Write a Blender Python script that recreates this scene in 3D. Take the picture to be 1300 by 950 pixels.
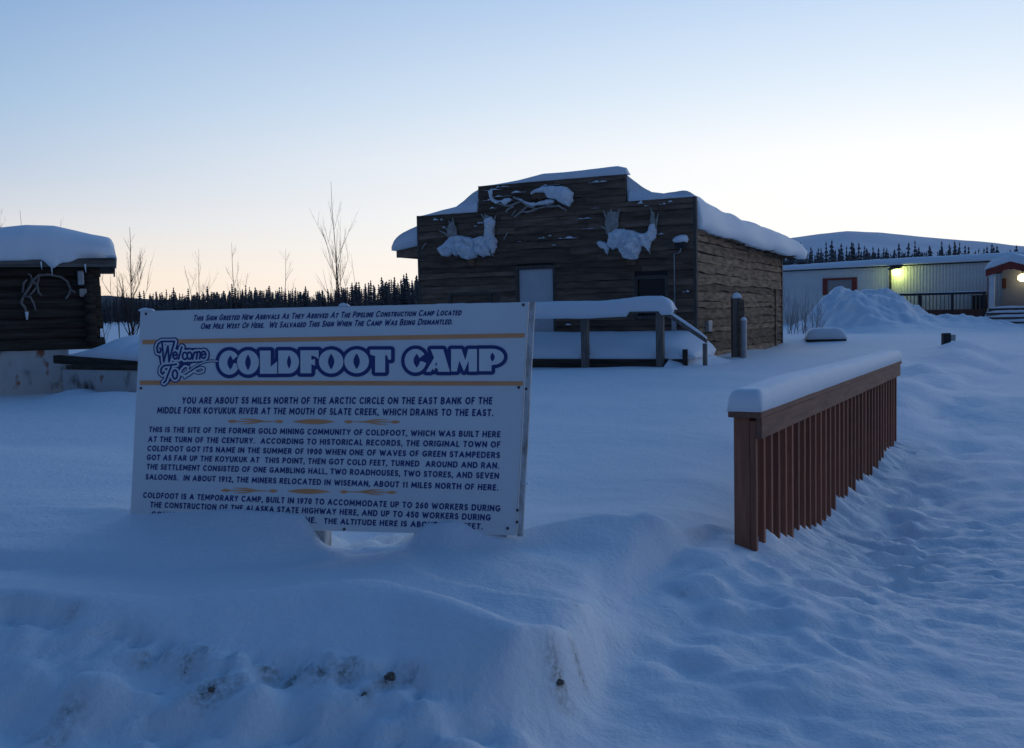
import bpy, bmesh, math, random
import numpy as np
from mathutils import Vector, Matrix

# ------------------------------------------------------------------ camera, sky, sun, exposure
SC = bpy.context.scene
COL = SC.collection
for o in list(bpy.data.objects): bpy.data.objects.remove(o)
FPX, EYE = 1276.0, 1.7
PITCH, ROLL = math.atan(75 / FPX), -0.02
cam_d = bpy.data.cameras.new('camera')
cam_d.sensor_width = 36.0
cam_d.lens = 36.0 * FPX / 1300.0
cam_d.clip_start, cam_d.clip_end = 0.05, 6000
CAM = bpy.data.objects.new('camera', cam_d)
COL.objects.link(CAM)
CR = Matrix.Rotation(math.pi / 2 - PITCH, 3, 'X') @ Matrix.Rotation(ROLL, 3, 'Z')
CAM.matrix_world = Matrix.Translation((0, 0, EYE)) @ CR.to_4x4()
SC.camera = CAM

SC.view_settings.view_transform = 'Standard'
SC.view_settings.look = 'None'
SC.view_settings.gamma = 1.0
SC.view_settings.exposure = 0.0
SC.view_settings.use_curve_mapping = False
SC.render.engine = 'CYCLES'
SC.cycles.use_denoising = True
SC.cycles.max_bounces = 6
SC.cycles.diffuse_bounces = 4

GLOW = math.radians(30)          # azimuth of the dusk glow, clockwise from +Y
W = bpy.data.worlds.new('World'); SC.world = W; W.use_nodes = True


def build_sky():
    nt = W.node_tree; N = nt.nodes; L = nt.links
    bg = N['Background']; bg.inputs[1].default_value = 1.0
    tc = N.new('ShaderNodeTexCoord')
    sep = N.new('ShaderNodeSeparateXYZ'); L.new(tc.outputs['Generated'], sep.inputs[0])

    def m(op, a, b=None, c=None):
        n = N.new('ShaderNodeMath'); n.operation = op
        for i, v in enumerate((a, b, c)):
            if v is None: continue
            if isinstance(v, (int, float)): n.inputs[i].default_value = v
            else: L.new(v, n.inputs[i])
        return n.outputs[0]
    x, y, z = sep.outputs
    el = m('MULTIPLY', m('ARCSINE', z), 2 / math.pi)           # 0..1 = 0..90 degrees
    hl = m('SQRT', m('MAXIMUM', m('ADD', m('MULTIPLY', x, x), m('MULTIPLY', y, y)), 1e-6))
    c = m('DIVIDE', m('ADD', m('MULTIPLY', x, math.sin(GLOW)), m('MULTIPLY', y, math.cos(GLOW))), hl)

    def ramp(stops):
        r = N.new('ShaderNodeValToRGB'); e = r.color_ramp.elements
        r.color_ramp.interpolation = 'EASE' if False else 'LINEAR'
        while len(e) > 1: e.remove(e[0])
        e[0].position = stops[0][0] / 90; e[0].color = (*stops[0][1], 1)
        for p, col in stops[1:]:
            k = e.new(p / 90); k.color = (*col, 1)
        L.new(el, r.inputs[0]); return r.outputs[0]
    ZEN = (.034, .118, .315)
    A = ramp([(0, (1.0, .97, .93)), (5, (1.0, 1.0, .99)), (8.5, (.97, .985, 1.0)), (12, (.76, .86, .97)), (17.5, (.50, .665, .90)), (24, (.29, .47, .76)),
              (34, (.14, .29, .56)), (55, (.056, .172, .42)), (90, ZEN)])
    B = ramp([(0, (.97, .76, .56)), (2.5, (.93, .79, .66)), (5, (.72, .73, .76)), (8, (.52, .62, .76)), (11.5, (.38, .54, .745)), (17.5, (.235, .385, .655)), (24, (.14, .28, .55)),
              (34, (.07, .185, .43)), (55, (.042, .142, .365)), (90, ZEN)])
    D = ramp([(0, (.06, .085, .15)), (8, (.055, .085, .165)), (20, (.036, .082, .195)), (45, (.024, .082, .23)), (90, ZEN)])

    def rng(v, a, b):
        n = N.new('ShaderNodeMapRange'); n.interpolation_type = 'LINEAR'; n.clamp = True
        L.new(v, n.inputs['Value']); n.inputs['From Min'].default_value = a; n.inputs['From Max'].default_value = b
        return n.outputs['Result']

    def mix(f, a, b):
        n = N.new('ShaderNodeMix'); n.data_type = 'RGBA'
        L.new(f, n.inputs['Factor']); L.new(a, n.inputs['A']); L.new(b, n.inputs['B'])
        return n.outputs['Result']
    col = mix(rng(c, -.75, .55), D, B)
    col = mix(rng(c, .55, .985), col, A)
    # a little of the physical twilight sky on top
    s = N.new('ShaderNodeTexSky'); s.sky_type = 'NISHITA'; s.sun_disc = False
    s.sun_elevation = math.radians(-2); s.sun_rotation = GLOW
    add = N.new('ShaderNodeMix'); add.data_type = 'RGBA'; add.blend_type = 'ADD'
    add.inputs['Factor'].default_value = 0.05
    L.new(col, add.inputs['A']); L.new(s.outputs[0], add.inputs['B'])
    L.new(add.outputs['Result'], bg.inputs[0])


build_sky()
sun_d = bpy.data.lights.new('sun', 'SUN'); sun_d.energy = 0.24; sun_d.angle = math.radians(40); sun_d.color = (1, .95, .88)
SUN = bpy.data.objects.new('sun', sun_d); COL.objects.link(SUN)
SUN.rotation_euler = Vector((-math.sin(GLOW) * .99, -math.cos(GLOW) * .99, -.15)).to_track_quat('-Z', 'Y').to_euler()


# ------------------------------------------------------------------ pixel helpers (turn a photo pixel into a place in the world)
def ray(px, py):
    return (CR @ Vector(((px - 650) / FPX, -(py - 475) / FPX, -1))).normalized()


def at_z(px, py, z):
    d = ray(px, py); t = (z - EYE) / d.z
    return Vector((d.x * t, d.y * t, z))


def at_y(px, py, y):
    d = ray(px, py); t = y / d.y
    return Vector((d.x * t, y, EYE + d.z * t))


class Frame:
    """a vertical local frame: x along a wall, y into depth, z up"""
    def __init__(s, origin, ang):
        s.o = Vector(origin); s.a = ang
        s.u = Vector((math.cos(ang), math.sin(ang), 0)); s.v = Vector((-math.sin(ang), math.cos(ang), 0))
        s.M = Matrix.Translation(s.o) @ Matrix.Rotation(ang, 4, 'Z')

    def _loc(s, P):
        q = P - s.o
        return Vector((q.dot(s.u), q.dot(s.v), q.z))

    def at_ly(s, px, py, y=0):        # on the plane local y = const
        d = ray(px, py); e = Vector((0, 0, EYE))
        t = (y - (e - s.o).dot(s.v)) / d.dot(s.v)
        return s._loc(e + d * t)

    def at_lx(s, px, py, x=0):
        d = ray(px, py); e = Vector((0, 0, EYE))
        t = (x - (e - s.o).dot(s.u)) / d.dot(s.u)
        return s._loc(e + d * t)

    def world(s, p): return s.M @ Vector(p)


# ------------------------------------------------------------------ noise
def _hash(ix, iy, seed):
    h = (ix.astype(np.int64) * 374761393 + iy.astype(np.int64) * 668265263 + seed * 974634777) & 0x7fffffff
    h = ((h ^ (h >> 13)) * 1274126177) & 0x7fffffff
    return ((h ^ (h >> 16)) & 0xffff) / 65535.0


def vnoise(x, y, seed=0):
    x = np.asarray(x, float); y = np.asarray(y, float)
    ix, iy = np.floor(x), np.floor(y)
    fx, fy = x - ix, y - iy
    fx = fx * fx * fx * (fx * (fx * 6 - 15) + 10); fy = fy * fy * fy * (fy * (fy * 6 - 15) + 10)
    a, b = _hash(ix, iy, seed), _hash(ix + 1, iy, seed)
    c, d = _hash(ix, iy + 1, seed), _hash(ix + 1, iy + 1, seed)
    return (a * (1 - fx) + b * fx) * (1 - fy) + (c * (1 - fx) + d * fx) * fy - .5


def fbm(x, y, seed=0, o=4):
    x = np.asarray(x, float); y = np.asarray(y, float)
    t = 0; a = 1
    for i in range(o):
        ca, sa = math.cos(i * 1.1 + .5), math.sin(i * 1.1 + .5)
        t = t + a * vnoise(x * ca - y * sa, x * sa + y * ca, seed + i * 17); x = x * 2.03; y = y * 2.03; a *= .5
    return t


def n1(x, seed=0):
    return float(fbm(np.array([x]), np.array([seed * 3.7 + .5]), seed, 3)[0])


RNG = random.Random(7)


# ------------------------------------------------------------------ mesh builder
class MB:
    def __init__(s): s.v = []; s.f = []

    def add(s, vs, fs):
        k = len(s.v); s.v += [tuple(p) for p in vs]; s.f += [tuple(i + k for i in f) for f in fs]; return s

    def box(s, x0, x1, y0, y1, z0, z1, M=None):
        vs = [Vector((x, y, z)) for x in (x0, x1) for y in (y0, y1) for z in (z0, z1)]
        if M: vs = [M @ p for p in vs]
        return s.add(vs, [(0, 1, 3, 2), (4, 6, 7, 5), (0, 4, 5, 1), (2, 3, 7, 6), (0, 2, 6, 4), (1, 5, 7, 3)])

    def hexa(s, p):          # 8 points: bottom loop then top loop
        return s.add(p, [(3, 2, 1, 0), (4, 5, 6, 7), (0, 1, 5, 4), (1, 2, 6, 5), (2, 3, 7, 6), (3, 0, 4, 7)])

    def tube(s, pts, rad, n=8, cap=True):
        pts = [Vector(p) for p in pts]
        if isinstance(rad, (int, float)): rad = [rad] * len(pts)
        vs = []; ref = None
        for i, p in enumerate(pts):
            t = (pts[min(i + 1, len(pts) - 1)] - pts[max(i - 1, 0)]).normalized()
            if ref is None:
                ref = Vector((0, 0, 1)) if abs(t.z) < .9 else Vector((1, 0, 0))
            a = (ref - t * ref.dot(t)).normalized(); ref = a; b = t.cross(a)
            for k in range(n):
                an = 2 * math.pi * k / n
                vs.append(p + (a * math.cos(an) + b * math.sin(an)) * rad[i])
        fs = []
        for i in range(len(pts) - 1):
            for k in range(n):
                k2 = (k + 1) % n
                fs.append((i * n + k, i * n + k2, (i + 1) * n + k2, (i + 1) * n + k))
        if cap:
            fs.append(tuple(range(n))[::-1]); fs.append(tuple((len(pts) - 1) * n + k for k in range(n)))
        return s.add(vs, fs)

    def prism(s, outline, y0, y1):      # outline in (x,z), extruded in y
        n = len(outline)
        vs = [(x, y0, z) for x, z in outline] + [(x, y1, z) for x, z in outline]
        return s.add(vs, [tuple(range(n)), tuple(range(n, 2 * n))[::-1]] + [(i, i + n, (i + 1) % n + n, (i + 1) % n) for i in range(n)])

    def grid(s, P):                      # P[ny][nx][3]
        ny, nx = P.shape[:2]
        k = len(s.v); s.v += [tuple(p) for p in P.reshape(-1, 3)]
        for j in range(ny - 1):
            for i in range(nx - 1):
                a = k + j * nx + i
                s.f.append((a, a + 1, a + nx + 1, a + nx))
        return s

    def build(s, name, mat, parent=None, smooth=False, M=None, bevel=0, fix=True):
        me = bpy.data.meshes.new(name)
        me.from_pydata(s.v, [], s.f)
        if fix:
            bm = bmesh.new(); bm.from_mesh(me); bmesh.ops.recalc_face_normals(bm, faces=bm.faces); bm.to_mesh(me); bm.free()
        me.materials.append(mat)
        if smooth: me.polygons.foreach_set('use_smooth', [True] * len(me.polygons))
        me.update()
        o = bpy.data.objects.new(name, me); COL.objects.link(o)
        if parent: o.parent = parent
        if M is not None: o.matrix_world = M
        if bevel:
            b = o.modifiers.new('bevel', 'BEVEL'); b.width = bevel; b.segments = 2; b.limit_method = 'ANGLE'
        return o


def tag(o, label, cat, group=None):
    o['label'] = label; o['category'] = cat
    if group: o['group'] = group
    return o


def empty(name, M, label, cat, group=None):
    o = bpy.data.objects.new(name, None); COL.objects.link(o); o.matrix_world = M; o.empty_display_size = .3
    return tag(o, label, cat, group)


def seg_dist(X, Y, a, b):
    ax, ay = a; dx, dy = b[0] - ax, b[1] - ay
    t = np.clip(((X - ax) * dx + (Y - ay) * dy) / max(dx * dx + dy * dy, 1e-12), 0, 1)
    return np.hypot(X - ax - t * dx, Y - ay - t * dy)


def poly_sdf(X, Y, P):                   # positive inside
    d = np.full(X.shape, 1e9); ins = np.zeros(X.shape, bool)
    for i in range(len(P)):
        a, b = P[i], P[(i + 1) % len(P)]
        d = np.minimum(d, seg_dist(X, Y, a, b))
        if a[1] != b[1]:
            c = ((a[1] > Y) != (b[1] > Y)) & (X < (b[0] - a[0]) * (Y - a[1]) / (b[1] - a[1]) + a[0])
            ins ^= c
    return np.where(ins, d, -d)


def stroke_sdf(X, Y, lines, r):
    d = np.full(X.shape, 1e9)
    for ln in lines:
        for a, b in zip(ln[:-1], ln[1:]): d = np.minimum(d, seg_dist(X, Y, a, b))
    return r - d


def contour(mb, F, xs, ys, put):
    """fill F>0 by marching squares; put(x,y) gives the 3D point"""
    ny, nx = F.shape
    for j in range(ny - 1):
        run = None
        for i in range(nx):
            full = i < nx - 1 and F[j, i] > 0 and F[j, i + 1] > 0 and F[j + 1, i] > 0 and F[j + 1, i + 1] > 0
            if full:
                if run is None: run = i
                continue
            if run is not None:
                mb.add([put(xs[run], ys[j]), put(xs[i], ys[j]), put(xs[i], ys[j + 1]), put(xs[run], ys[j + 1])], [(0, 1, 2, 3)]); run = None
            if i == nx - 1: continue
            cs = [(i, j), (i + 1, j), (i + 1, j + 1), (i, j + 1)]
            v = [F[b, a] for a, b in cs]
            if max(v) <= 0: continue
            pts = []
            for k in range(4):
                a, b = cs[k], cs[(k + 1) % 4]; fa, fb = v[k], v[(k + 1) % 4]
                if fa > 0: pts.append((xs[a[0]], ys[a[1]]))
                if (fa > 0) != (fb > 0):
                    t = fa / (fa - fb); pts.append((xs[a[0]] + (xs[b[0]] - xs[a[0]]) * t, ys[a[1]] + (ys[b[1]] - ys[a[1]]) * t))
            if len(pts) >= 3: mb.add([put(*p) for p in pts], [tuple(range(len(pts)))])


def inflate(outline, depth, put, lobes=1.0, step=.02, seed=1, rough=.15, back=.15):
    """a rounded solid whose silhouette is outline (x,z); swells by depth in front and back*depth behind. put(x, out, z)"""
    xs0 = [p[0] for p in outline]; zs0 = [p[1] for p in outline]
    xs = np.arange(min(xs0) - step, max(xs0) + 2 * step, step); zs = np.arange(min(zs0) - step, max(zs0) + 2 * step, step)
    X, Z = np.meshgrid(xs, zs)
    D = poly_sdf(X, Z, outline) + .03 * fbm(X / .09, Z / .09, seed + 5, 3) * min(1, depth / .1)
    m = max(D.max(), 1e-6)
    H = np.sqrt(np.clip(1 - (1 - np.clip(D / m, 0, 1)) ** 2, 0, 1)) ** lobes
    H = H * (1 + rough * 2 * fbm(X / .13, Z / .13, seed, 4))
    mb = MB(); idx = {}
    inside = D > -step * .6
    def vid(i, j, side):
        k = (i, j, side)
        if k not in idx:
            idx[k] = len(mb.v); mb.v.append(tuple(put(xs[i], depth * H[j, i] if side else -back * depth * H[j, i], zs[j])))
        return idx[k]
    ny, nx = D.shape
    cell = lambda i, j: 0 <= i < nx - 1 and 0 <= j < ny - 1 and inside[j, i] and inside[j, i + 1] and inside[j + 1, i] and inside[j + 1, i + 1]
    for j in range(ny - 1):
        for i in range(nx - 1):
            if not cell(i, j): continue
            q = [(i, j), (i + 1, j), (i + 1, j + 1), (i, j + 1)]
            mb.f.append(tuple(vid(a, b, 1) for a, b in q)); mb.f.append(tuple(vid(a, b, 0) for a, b in q[::-1]))
            for (di, dj, e0, e1) in ((0, -1, 0, 1), (1, 0, 1, 2), (0, 1, 2, 3), (-1, 0, 3, 0)):
                if not cell(i + di, j + dj):
                    a, b = q[e0], q[e1]
                    mb.f.append((vid(*a, 1), vid(*a, 0), vid(*b, 0), vid(*b, 1)))
    return mb


def blanket(nx, nz, base, top, under=.0):
    """closed snow layer: base(s,t) and top(s,t) give 3D points over the unit square"""
    mb = MB(); n = nx * nz
    S = np.linspace(0, 1, nx); T = np.linspace(0, 1, nz)
    vs = [base(s, t) for t in T for s in S] + [top(s, t) for t in T for s in S]
    fs = []
    for j in range(nz - 1):
        for i in range(nx - 1):
            a = j * nx + i; q = (a, a + 1, a + nx + 1, a + nx)
            fs.append(q[::-1]); fs.append(tuple(k + n for k in q))
    for i in range(nx - 1):
        fs.append((i, i + 1, i + 1 + n, i + n)); b = (nz - 1) * nx + i; fs.append((b + 1, b, b + n, b + 1 + n))
    for j in range(nz - 1):
        a = j * nx; fs.append((a + nx, a, a + n, a + nx + n)); b = a + nx - 1; fs.append((b, b + nx, b + nx + n, b + n))
    mb.add(vs, fs); return mb


def edge_round(s, t, p=4.0):
    a = max(0, 1 - abs(2 * s - 1) ** p); b = max(0, 1 - abs(2 * t - 1) ** p)
    return math.sqrt(max(0, a)) * math.sqrt(max(0, b))


# ------------------------------------------------------------------ materials
def mat(name, color, rough=.7, spec=.3, noise=None, bump=None, emit=None, metallic=0, coords='Object', ramp=None):
    """noise=(scale xyz, amount, dark colour); bump=(scale xyz, strength, distance)"""
    m = bpy.data.materials.new(name); m.use_nodes = True
    nt = m.node_tree; N = nt.nodes; L = nt.links; b = N['Principled BSDF']
    b.inputs['Base Color'].default_value = (*color, 1); b.inputs['Roughness'].default_value = rough
    b.inputs['Specular IOR Level'].default_value = spec; b.inputs['Metallic'].default_value = metallic
    tc = N.new('ShaderNodeTexCoord')

    def ntex(sc, detail=6):
        mp = N.new('ShaderNodeMapping'); mp.inputs['Scale'].default_value = sc
        L.new(tc.outputs[coords], mp.inputs[0])
        t = N.new('ShaderNodeTexNoise'); t.inputs['Scale'].default_value = 1; t.inputs['Detail'].default_value = detail; t.inputs['Roughness'].default_value = .62
        L.new(mp.outputs[0], t.inputs['Vector']); return t.outputs[0]
    if noise:
        sc, lo, hi, dark = noise
        r = N.new('ShaderNodeMapRange'); r.inputs['From Min'].default_value = lo; r.inputs['From Max'].default_value = hi
        L.new(ntex(sc), r.inputs['Value'])
        mx = N.new('ShaderNodeMix'); mx.data_type = 'RGBA'; L.new(r.outputs['Result'], mx.inputs['Factor'])
        mx.inputs['A'].default_value = (*dark, 1); mx.inputs['B'].default_value = (*color, 1)
        L.new(mx.outputs['Result'], b.inputs['Base Color'])
        m['mix'] = mx.name
    if bump:
        sc, st, di = bump
        bp = N.new('ShaderNodeBump'); bp.inputs['Strength'].default_value = st; bp.inputs['Distance'].default_value = di
        L.new(ntex(sc, 8), bp.inputs['Height']); L.new(bp.outputs[0], b.inputs['Normal'])
    if emit:
        b.inputs['Emission Color'].default_value = (*emit[0], 1); b.inputs['Emission Strength'].default_value = emit[1]
    return m


def vary(m, lo, hi, by_object=False):
    nt = m.node_tree; N = nt.nodes; L = nt.links; b = N['Principled BSDF']
    src = b.inputs['Base Color'].links[0].from_socket
    g = N.new('ShaderNodeNewGeometry'); r = N.new('ShaderNodeMapRange'); r.inputs['To Min'].default_value = lo; r.inputs['To Max'].default_value = hi
    oi = N.new('ShaderNodeObjectInfo')
    L.new(oi.outputs['Random'] if by_object else g.outputs['Random Per Island'], r.inputs['Value'])
    v = N.new('ShaderNodeVectorMath'); v.operation = 'SCALE'; L.new(src, v.inputs[0]); L.new(r.outputs['Result'], v.inputs['Scale'])
    L.new(v.outputs[0], b.inputs['Base Color'])


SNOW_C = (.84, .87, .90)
M_snow = mat('snow', SNOW_C, .65, .25, bump=((9, 9, 9), .35, .02))
M_snow_roof = mat('settled_snow', SNOW_C, .65, .25, bump=((5, 5, 5), .4, .04))


def ground_material():
    m = mat('trampled_snow', SNOW_C, .65, .25)
    nt = m.node_tree; N = nt.nodes; L = nt.links; b = N['Principled BSDF']
    tc = N.new('ShaderNodeTexCoord')
    n1_ = N.new('ShaderNodeTexNoise'); n1_.inputs['Scale'].default_value = 26; n1_.inputs['Detail'].default_value = 6; n1_.inputs['Roughness'].default_value = .65
    L.new(tc.outputs['Object'], n1_.inputs['Vector'])
    n2 = N.new('ShaderNodeTexNoise'); n2.inputs['Scale'].default_value = 4.5; n2.inputs['Detail'].default_value = 4
    L.new(tc.outputs['Object'], n2.inputs['Vector'])
    ad = N.new('ShaderNodeMath'); ad.operation = 'MULTIPLY_ADD'; L.new(n2.outputs[0], ad.inputs[0]); ad.inputs[1].default_value = 1.5; L.new(n1_.outputs[0], ad.inputs[2])
    bp = N.new('ShaderNodeBump'); bp.inputs['Strength'].default_value = .6; bp.inputs['Distance'].default_value = .022
    L.new(ad.outputs[0], bp.inputs['Height']); L.new(bp.outputs[0], b.inputs['Normal'])
    at = N.new('ShaderNodeAttribute'); at.attribute_name = 'dirt'
    n3 = N.new('ShaderNodeTexNoise'); n3.inputs['Scale'].default_value = 34; n3.inputs['Detail'].default_value = 5; n3.inputs['Roughness'].default_value = .7
    L.new(tc.outputs['Object'], n3.inputs['Vector'])
    mu = N.new('ShaderNodeMath'); mu.operation = 'MULTIPLY'; L.new(at.outputs['Fac'], mu.inputs[0])
    r = N.new('ShaderNodeMapRange'); r.inputs['From Min'].default_value = .38; r.inputs['From Max'].default_value = .62; L.new(n3.outputs[0], r.inputs['Value'])
    L.new(r.outputs['Result'], mu.inputs[1])
    mx = N.new('ShaderNodeMix'); mx.data_type = 'RGBA'; L.new(mu.outputs[0], mx.inputs['Factor'])
    mx.inputs['A'].default_value = (*SNOW_C, 1); mx.inputs['B'].default_value = (.20, .16, .12, 1)
    L.new(mx.outputs['Result'], b.inputs['Base Color'])
    return m


M_ground = ground_material()
M_front = mat('weathered_dark_plank', (.26, .172, .120), .85, .2, ((2.0, 6, 11), .32, .68, (.105, .072, .054)), ((2, 12, 60), .7, .02))
M_slab = mat('live_edge_slab', (.40, .265, .17), .85, .2, ((5, 2.2, 12), .36, .66, (.13, .085, .056)), ((8, 2, 40), .6, .02))
vary(M_slab, .55, 1.15); vary(M_front, .65, 1.25)
M_trim = mat('grey_trim_board', (.15, .125, .11), .85, .2, ((30, 30, 3), .3, .7, (.07, .06, .05)), ((40, 40, 4), .5, .01))
M_log = mat('old_log', (.12, .095, .075), .9, .15, ((1.2, 10, 18), .3, .75, (.03, .024, .02)), ((3, 26, 40), 1.0, .04))
M_fascia = mat('grey_fascia_board', (.22, .20, .185), .85, .2, ((1.5, 20, 20), .35, .7, (.10, .09, .08)), ((3, 30, 40), .5, .01))
M_rail = mat('stained_railing_wood', (.42, .170, .098), .7, .25, ((25, 25, 2.5), .3, .75, (.22, .085, .052)), ((50, 50, 4), .4, .006))
vary(M_rail, .78, 1.18, True)
M_railh = mat('stained_cap_board', (.31, .145, .095), .7, .25, ((3, 25, 25), .3, .75, (.16, .075, .052)), ((4, 60, 60), .4, .006))
M_post = mat('weathered_post', (.26, .22, .19), .85, .2, ((30, 30, 3), .3, .75, (.12, .10, .085)), ((40, 40, 4), .6, .01))
M_door = mat('pale_door_paint', (.62, .63, .64), .6, .3, ((3, 3, 3), .3, .7, (.52, .53, .54)))
M_glass = mat('dark_window_glass', (.012, .014, .018), .12, .5)
M_board = mat('white_sign_paint', (.83, .83, .81), .55, .3, ((2.2, 2.2, 2.2), .25, .75, (.74, .735, .72)))
M_edge = mat('worn_white_edge', (.62, .61, .6), .7, .2, ((14, 14, 5), .36, .6, (.33, .27, .23)))
M_ink = mat('navy_sign_lettering', (.040, .060, .20), .6, .25)
M_orange = mat('orange_sign_paint', (.92, .40, .18), .6, .25, ((5, 5, 5), .3, .7, (.80, .33, .14)))
M_bolt = mat('dark_bolt', (.06, .055, .06), .5, .4)
M_antler = mat('weathered_antler', (.47, .43, .39), .8, .2, ((12, 12, 12), .3, .7, (.28, .25, .22)))
M_antler_dim = mat('dim_grey_antler', (.27, .25, .235), .85, .2, ((12, 12, 12), .3, .7, (.15, .135, .125)))
M_skull = mat('brown_skull_plate', (.22, .13, .08), .8, .2, ((12, 12, 12), .3, .7, (.12, .07, .05)))
M_trailer = mat('pale_trailer_siding', (.78, .78, .76), .6, .3, ((.6, 2, 3), .3, .7, (.68, .68, .66)))
M_dark = mat('dark_painted_metal', (.035, .033, .035), .6, .3)
M_red = mat('dark_red_paint', (.30, .055, .040), .65, .3, ((6, 6, 6), .3, .7, (.2, .04, .03)))
M_brown = mat('red_brown_skirting', (.16, .07, .05), .8, .2, ((10, 10, 2), .3, .7, (.09, .04, .03)))
M_grey = mat('grey_porch_wall', (.33, .34, .34), .7, .2)
M_metal = mat('galvanised_pipe', (.42, .44, .46), .45, .5, ((12, 12, 6), .3, .7, (.3, .3, .31)), metallic=.3)
M_bark = mat('bare_bark', (.075, .055, .048), .9, .1)
M_bark_pale = mat('frosted_bark', (.28, .25, .24), .9, .1)
M_spruce = mat('spruce_needles', (.125, .125, .13), .9, .1, ((.9, .9, .9), .35, .65, (.06, .06, .062)))
M_spruce_r = mat('frosted_spruce_needles', (.17, .18, .19), .9, .1, ((.9, .9, .9), .35, .65, (.08, .085, .09)))
M_conc = mat('stained_white_skirt', (.60, .58, .55), .85, .2)
M_dirt = mat('frozen_dirt', (.44, .38, .32), .95, .1, ((3, 3, 3), .35, .65, (.17, .135, .11)), ((30, 30, 30), .8, .02))
M_lamp_green = mat('lit_lamp_lens', (.9, .95, .7), .4, .3, emit=((.88, 1.0, .30), 14))
M_lamp_warm = mat('lit_warm_lens', (.9, .85, .6), .4, .3, emit=((1.0, .80, .42), 5))
M_bottom = mat('rusty_scrap', (.32, .12, .06), .9, .1, ((8, 8, 8), .3, .7, (.15, .05, .03)))


def stain_skirt():
    nt = M_conc.node_tree; N = nt.nodes; L = nt.links; b = N['Principled BSDF']
    tc = N.new('ShaderNodeTexCoord')
    mp = N.new('ShaderNodeMapping'); mp.inputs['Scale'].default_value = (2.4, 2, 1.6); L.new(tc.outputs['Object'], mp.inputs[0])
    t = N.new('ShaderNodeTexNoise'); t.inputs['Scale'].default_value = 1.3; t.inputs['Detail'].default_value = 7; L.new(mp.outputs[0], t.inputs['Vector'])
    r = N.new('ShaderNodeValToRGB'); L.new(t.outputs[0], r.inputs[0])
    e = r.color_ramp.elements; e[0].position = .32; e[0].color = (.12, .10, .09, 1); e[1].position = .44; e[1].color = (.52, .50, .47, 1)
    k = e.new(.60); k.color = (.56, .545, .52, 1); k = e.new(.66); k.color = (.34, .16, .10, 1); k = e.new(.72); k.color = (.30, .10, .06, 1)
    L.new(r.outputs[0], b.inputs['Base Color'])


stain_skirt()

# ------------------------------------------------------------------ frames of the main things
# cabin: local x from the front's left corner to its right corner, y into depth
CA = math.radians(-25.9)
_C = at_y(883, 458, 22.0); CW = 6.93
_C.z = .35
HOUSE = Frame(_C - Vector((math.cos(CA), math.sin(CA), 0)) * CW, CA)
# trailer: x along its front wall to the right
_T = at_y(1137, 400, 49.0); _T.z = .75
TRAIL = Frame(_T, math.radians(-41.5))
# log hut at the left: origin at its right front corner
_H = at_y(122, 440, 17.0); _H.z = 1.0
HUT = Frame(_H, math.radians(21.5))
# railing beside the path: x runs away along it, top at local z=.75 above snow
_F0 = at_y(953, 693, 5.9); _F1 = at_y(1134, 560, 11.15)
_F0.z = .30
FENCE = Frame(_F0, math.atan2(_F1.y - _F0.y, _F1.x - _F0.x)); FLEN = math.hypot(_F1.x - _F0.x, _F1.y - _F0.y)
RAIL_Z = 1.07

# ------------------------------------------------------------------ the snow
def base_h(X, Y):
    z = np.interp(Y, [-40, 0, 3, 8, 22, 45, 60, 100, 180, 400], [.15, .15, .3, .40, .60, .85, 1.0, 1.3, 1.9, 2.2])
    return z


CTRL = [
    # in front of and under the sign
    (165, 656, .50), (230, 657, .52), (300, 659, .53), (390, 668, .51), (400, 690, .42), (440, 690, .31), (480, 689, .33), (445, 681, .33), (505, 680, .47),
    (530, 671, .54), (570, 668, .56), (610, 672, .54), (650, 684, .50), (700, 672, .52), (760, 656, .56), (830, 660, .54), (862, 690, .45), (880, 730, .32), (892, 775, .22),
    # shelf
    (0, 640, .50), (60, 660, .50), (0, 690, .47), (150, 700, .46), (300, 705, .45), (400, 715, .40), (560, 712, .45), (700, 715, .45), (800, 715, .43), (470, 715, .38),
    (0, 736, .41), (200, 747, .39), (430, 726, .385), (560, 738, .39), (640, 755, .40), (738, 770, .42), (785, 790, .25),
    (0, 754, .455), (100, 758, .45), (200, 764, .45), (330, 752, .48), (470, 737, .50), (560, 754, .50), (640, 786, .485), (700, 795, .475), (735, 808, .45),
    (765, 815, .30), (800, 840, .19), (850, 900, .14), (745, 870, .24), (745, 920, .16),
    # top of the ploughed bank and its face
    (0, 795, .46), (100, 806, .46), (250, 838, .45), (400, 850, .43), (500, 856, .42), (600, 850, .41), (700, 850, .36),
    (0, 880, .32), (100, 890, .33), (200, 895, .32), (300, 902, .30), (400, 905, .29), (500, 905, .28), (600, 905, .26), (700, 905, .20),
    (0, 950, .20), (150, 950, .22), (300, 950, .21), (450, 950, .20), (600, 950, .17), (700, 950, .12), (800, 950, .10),
    # trough and path
    (900, 850, .17), (950, 900, .12), (960, 770, .24), (1000, 820, .18), (1050, 760, .22), (1000, 950, .10), (1150, 950, .08), (1300, 950, .08),
    (1100, 720, .10), (1150, 650, .03), (1200, 700, .04), (1250, 800, .07), (1150, 850, .10), (1200, 600, .07), (1150, 600, .06), (1260, 550, .18), (1295, 480, .38), (1190, 545, .27),
    (980, 695, .28), (1012, 690, .13), (1052, 664, .05), (1092, 614, .09), (1132, 562, .21), (935, 682, .33), (925, 720, .32), (960, 720, .29),
    # field
    (0, 575, .54), (40, 600, .48), (100, 560, .45), (60, 620, .48), (720, 640, .38), (800, 600, .38), (900, 650, .37), (800, 540, .42), (700, 500, .48), (850, 490, .52),
    (900, 560, .40), (1000, 470, .55), (1170, 500, .47), (1210, 470, .52),
]


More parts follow.
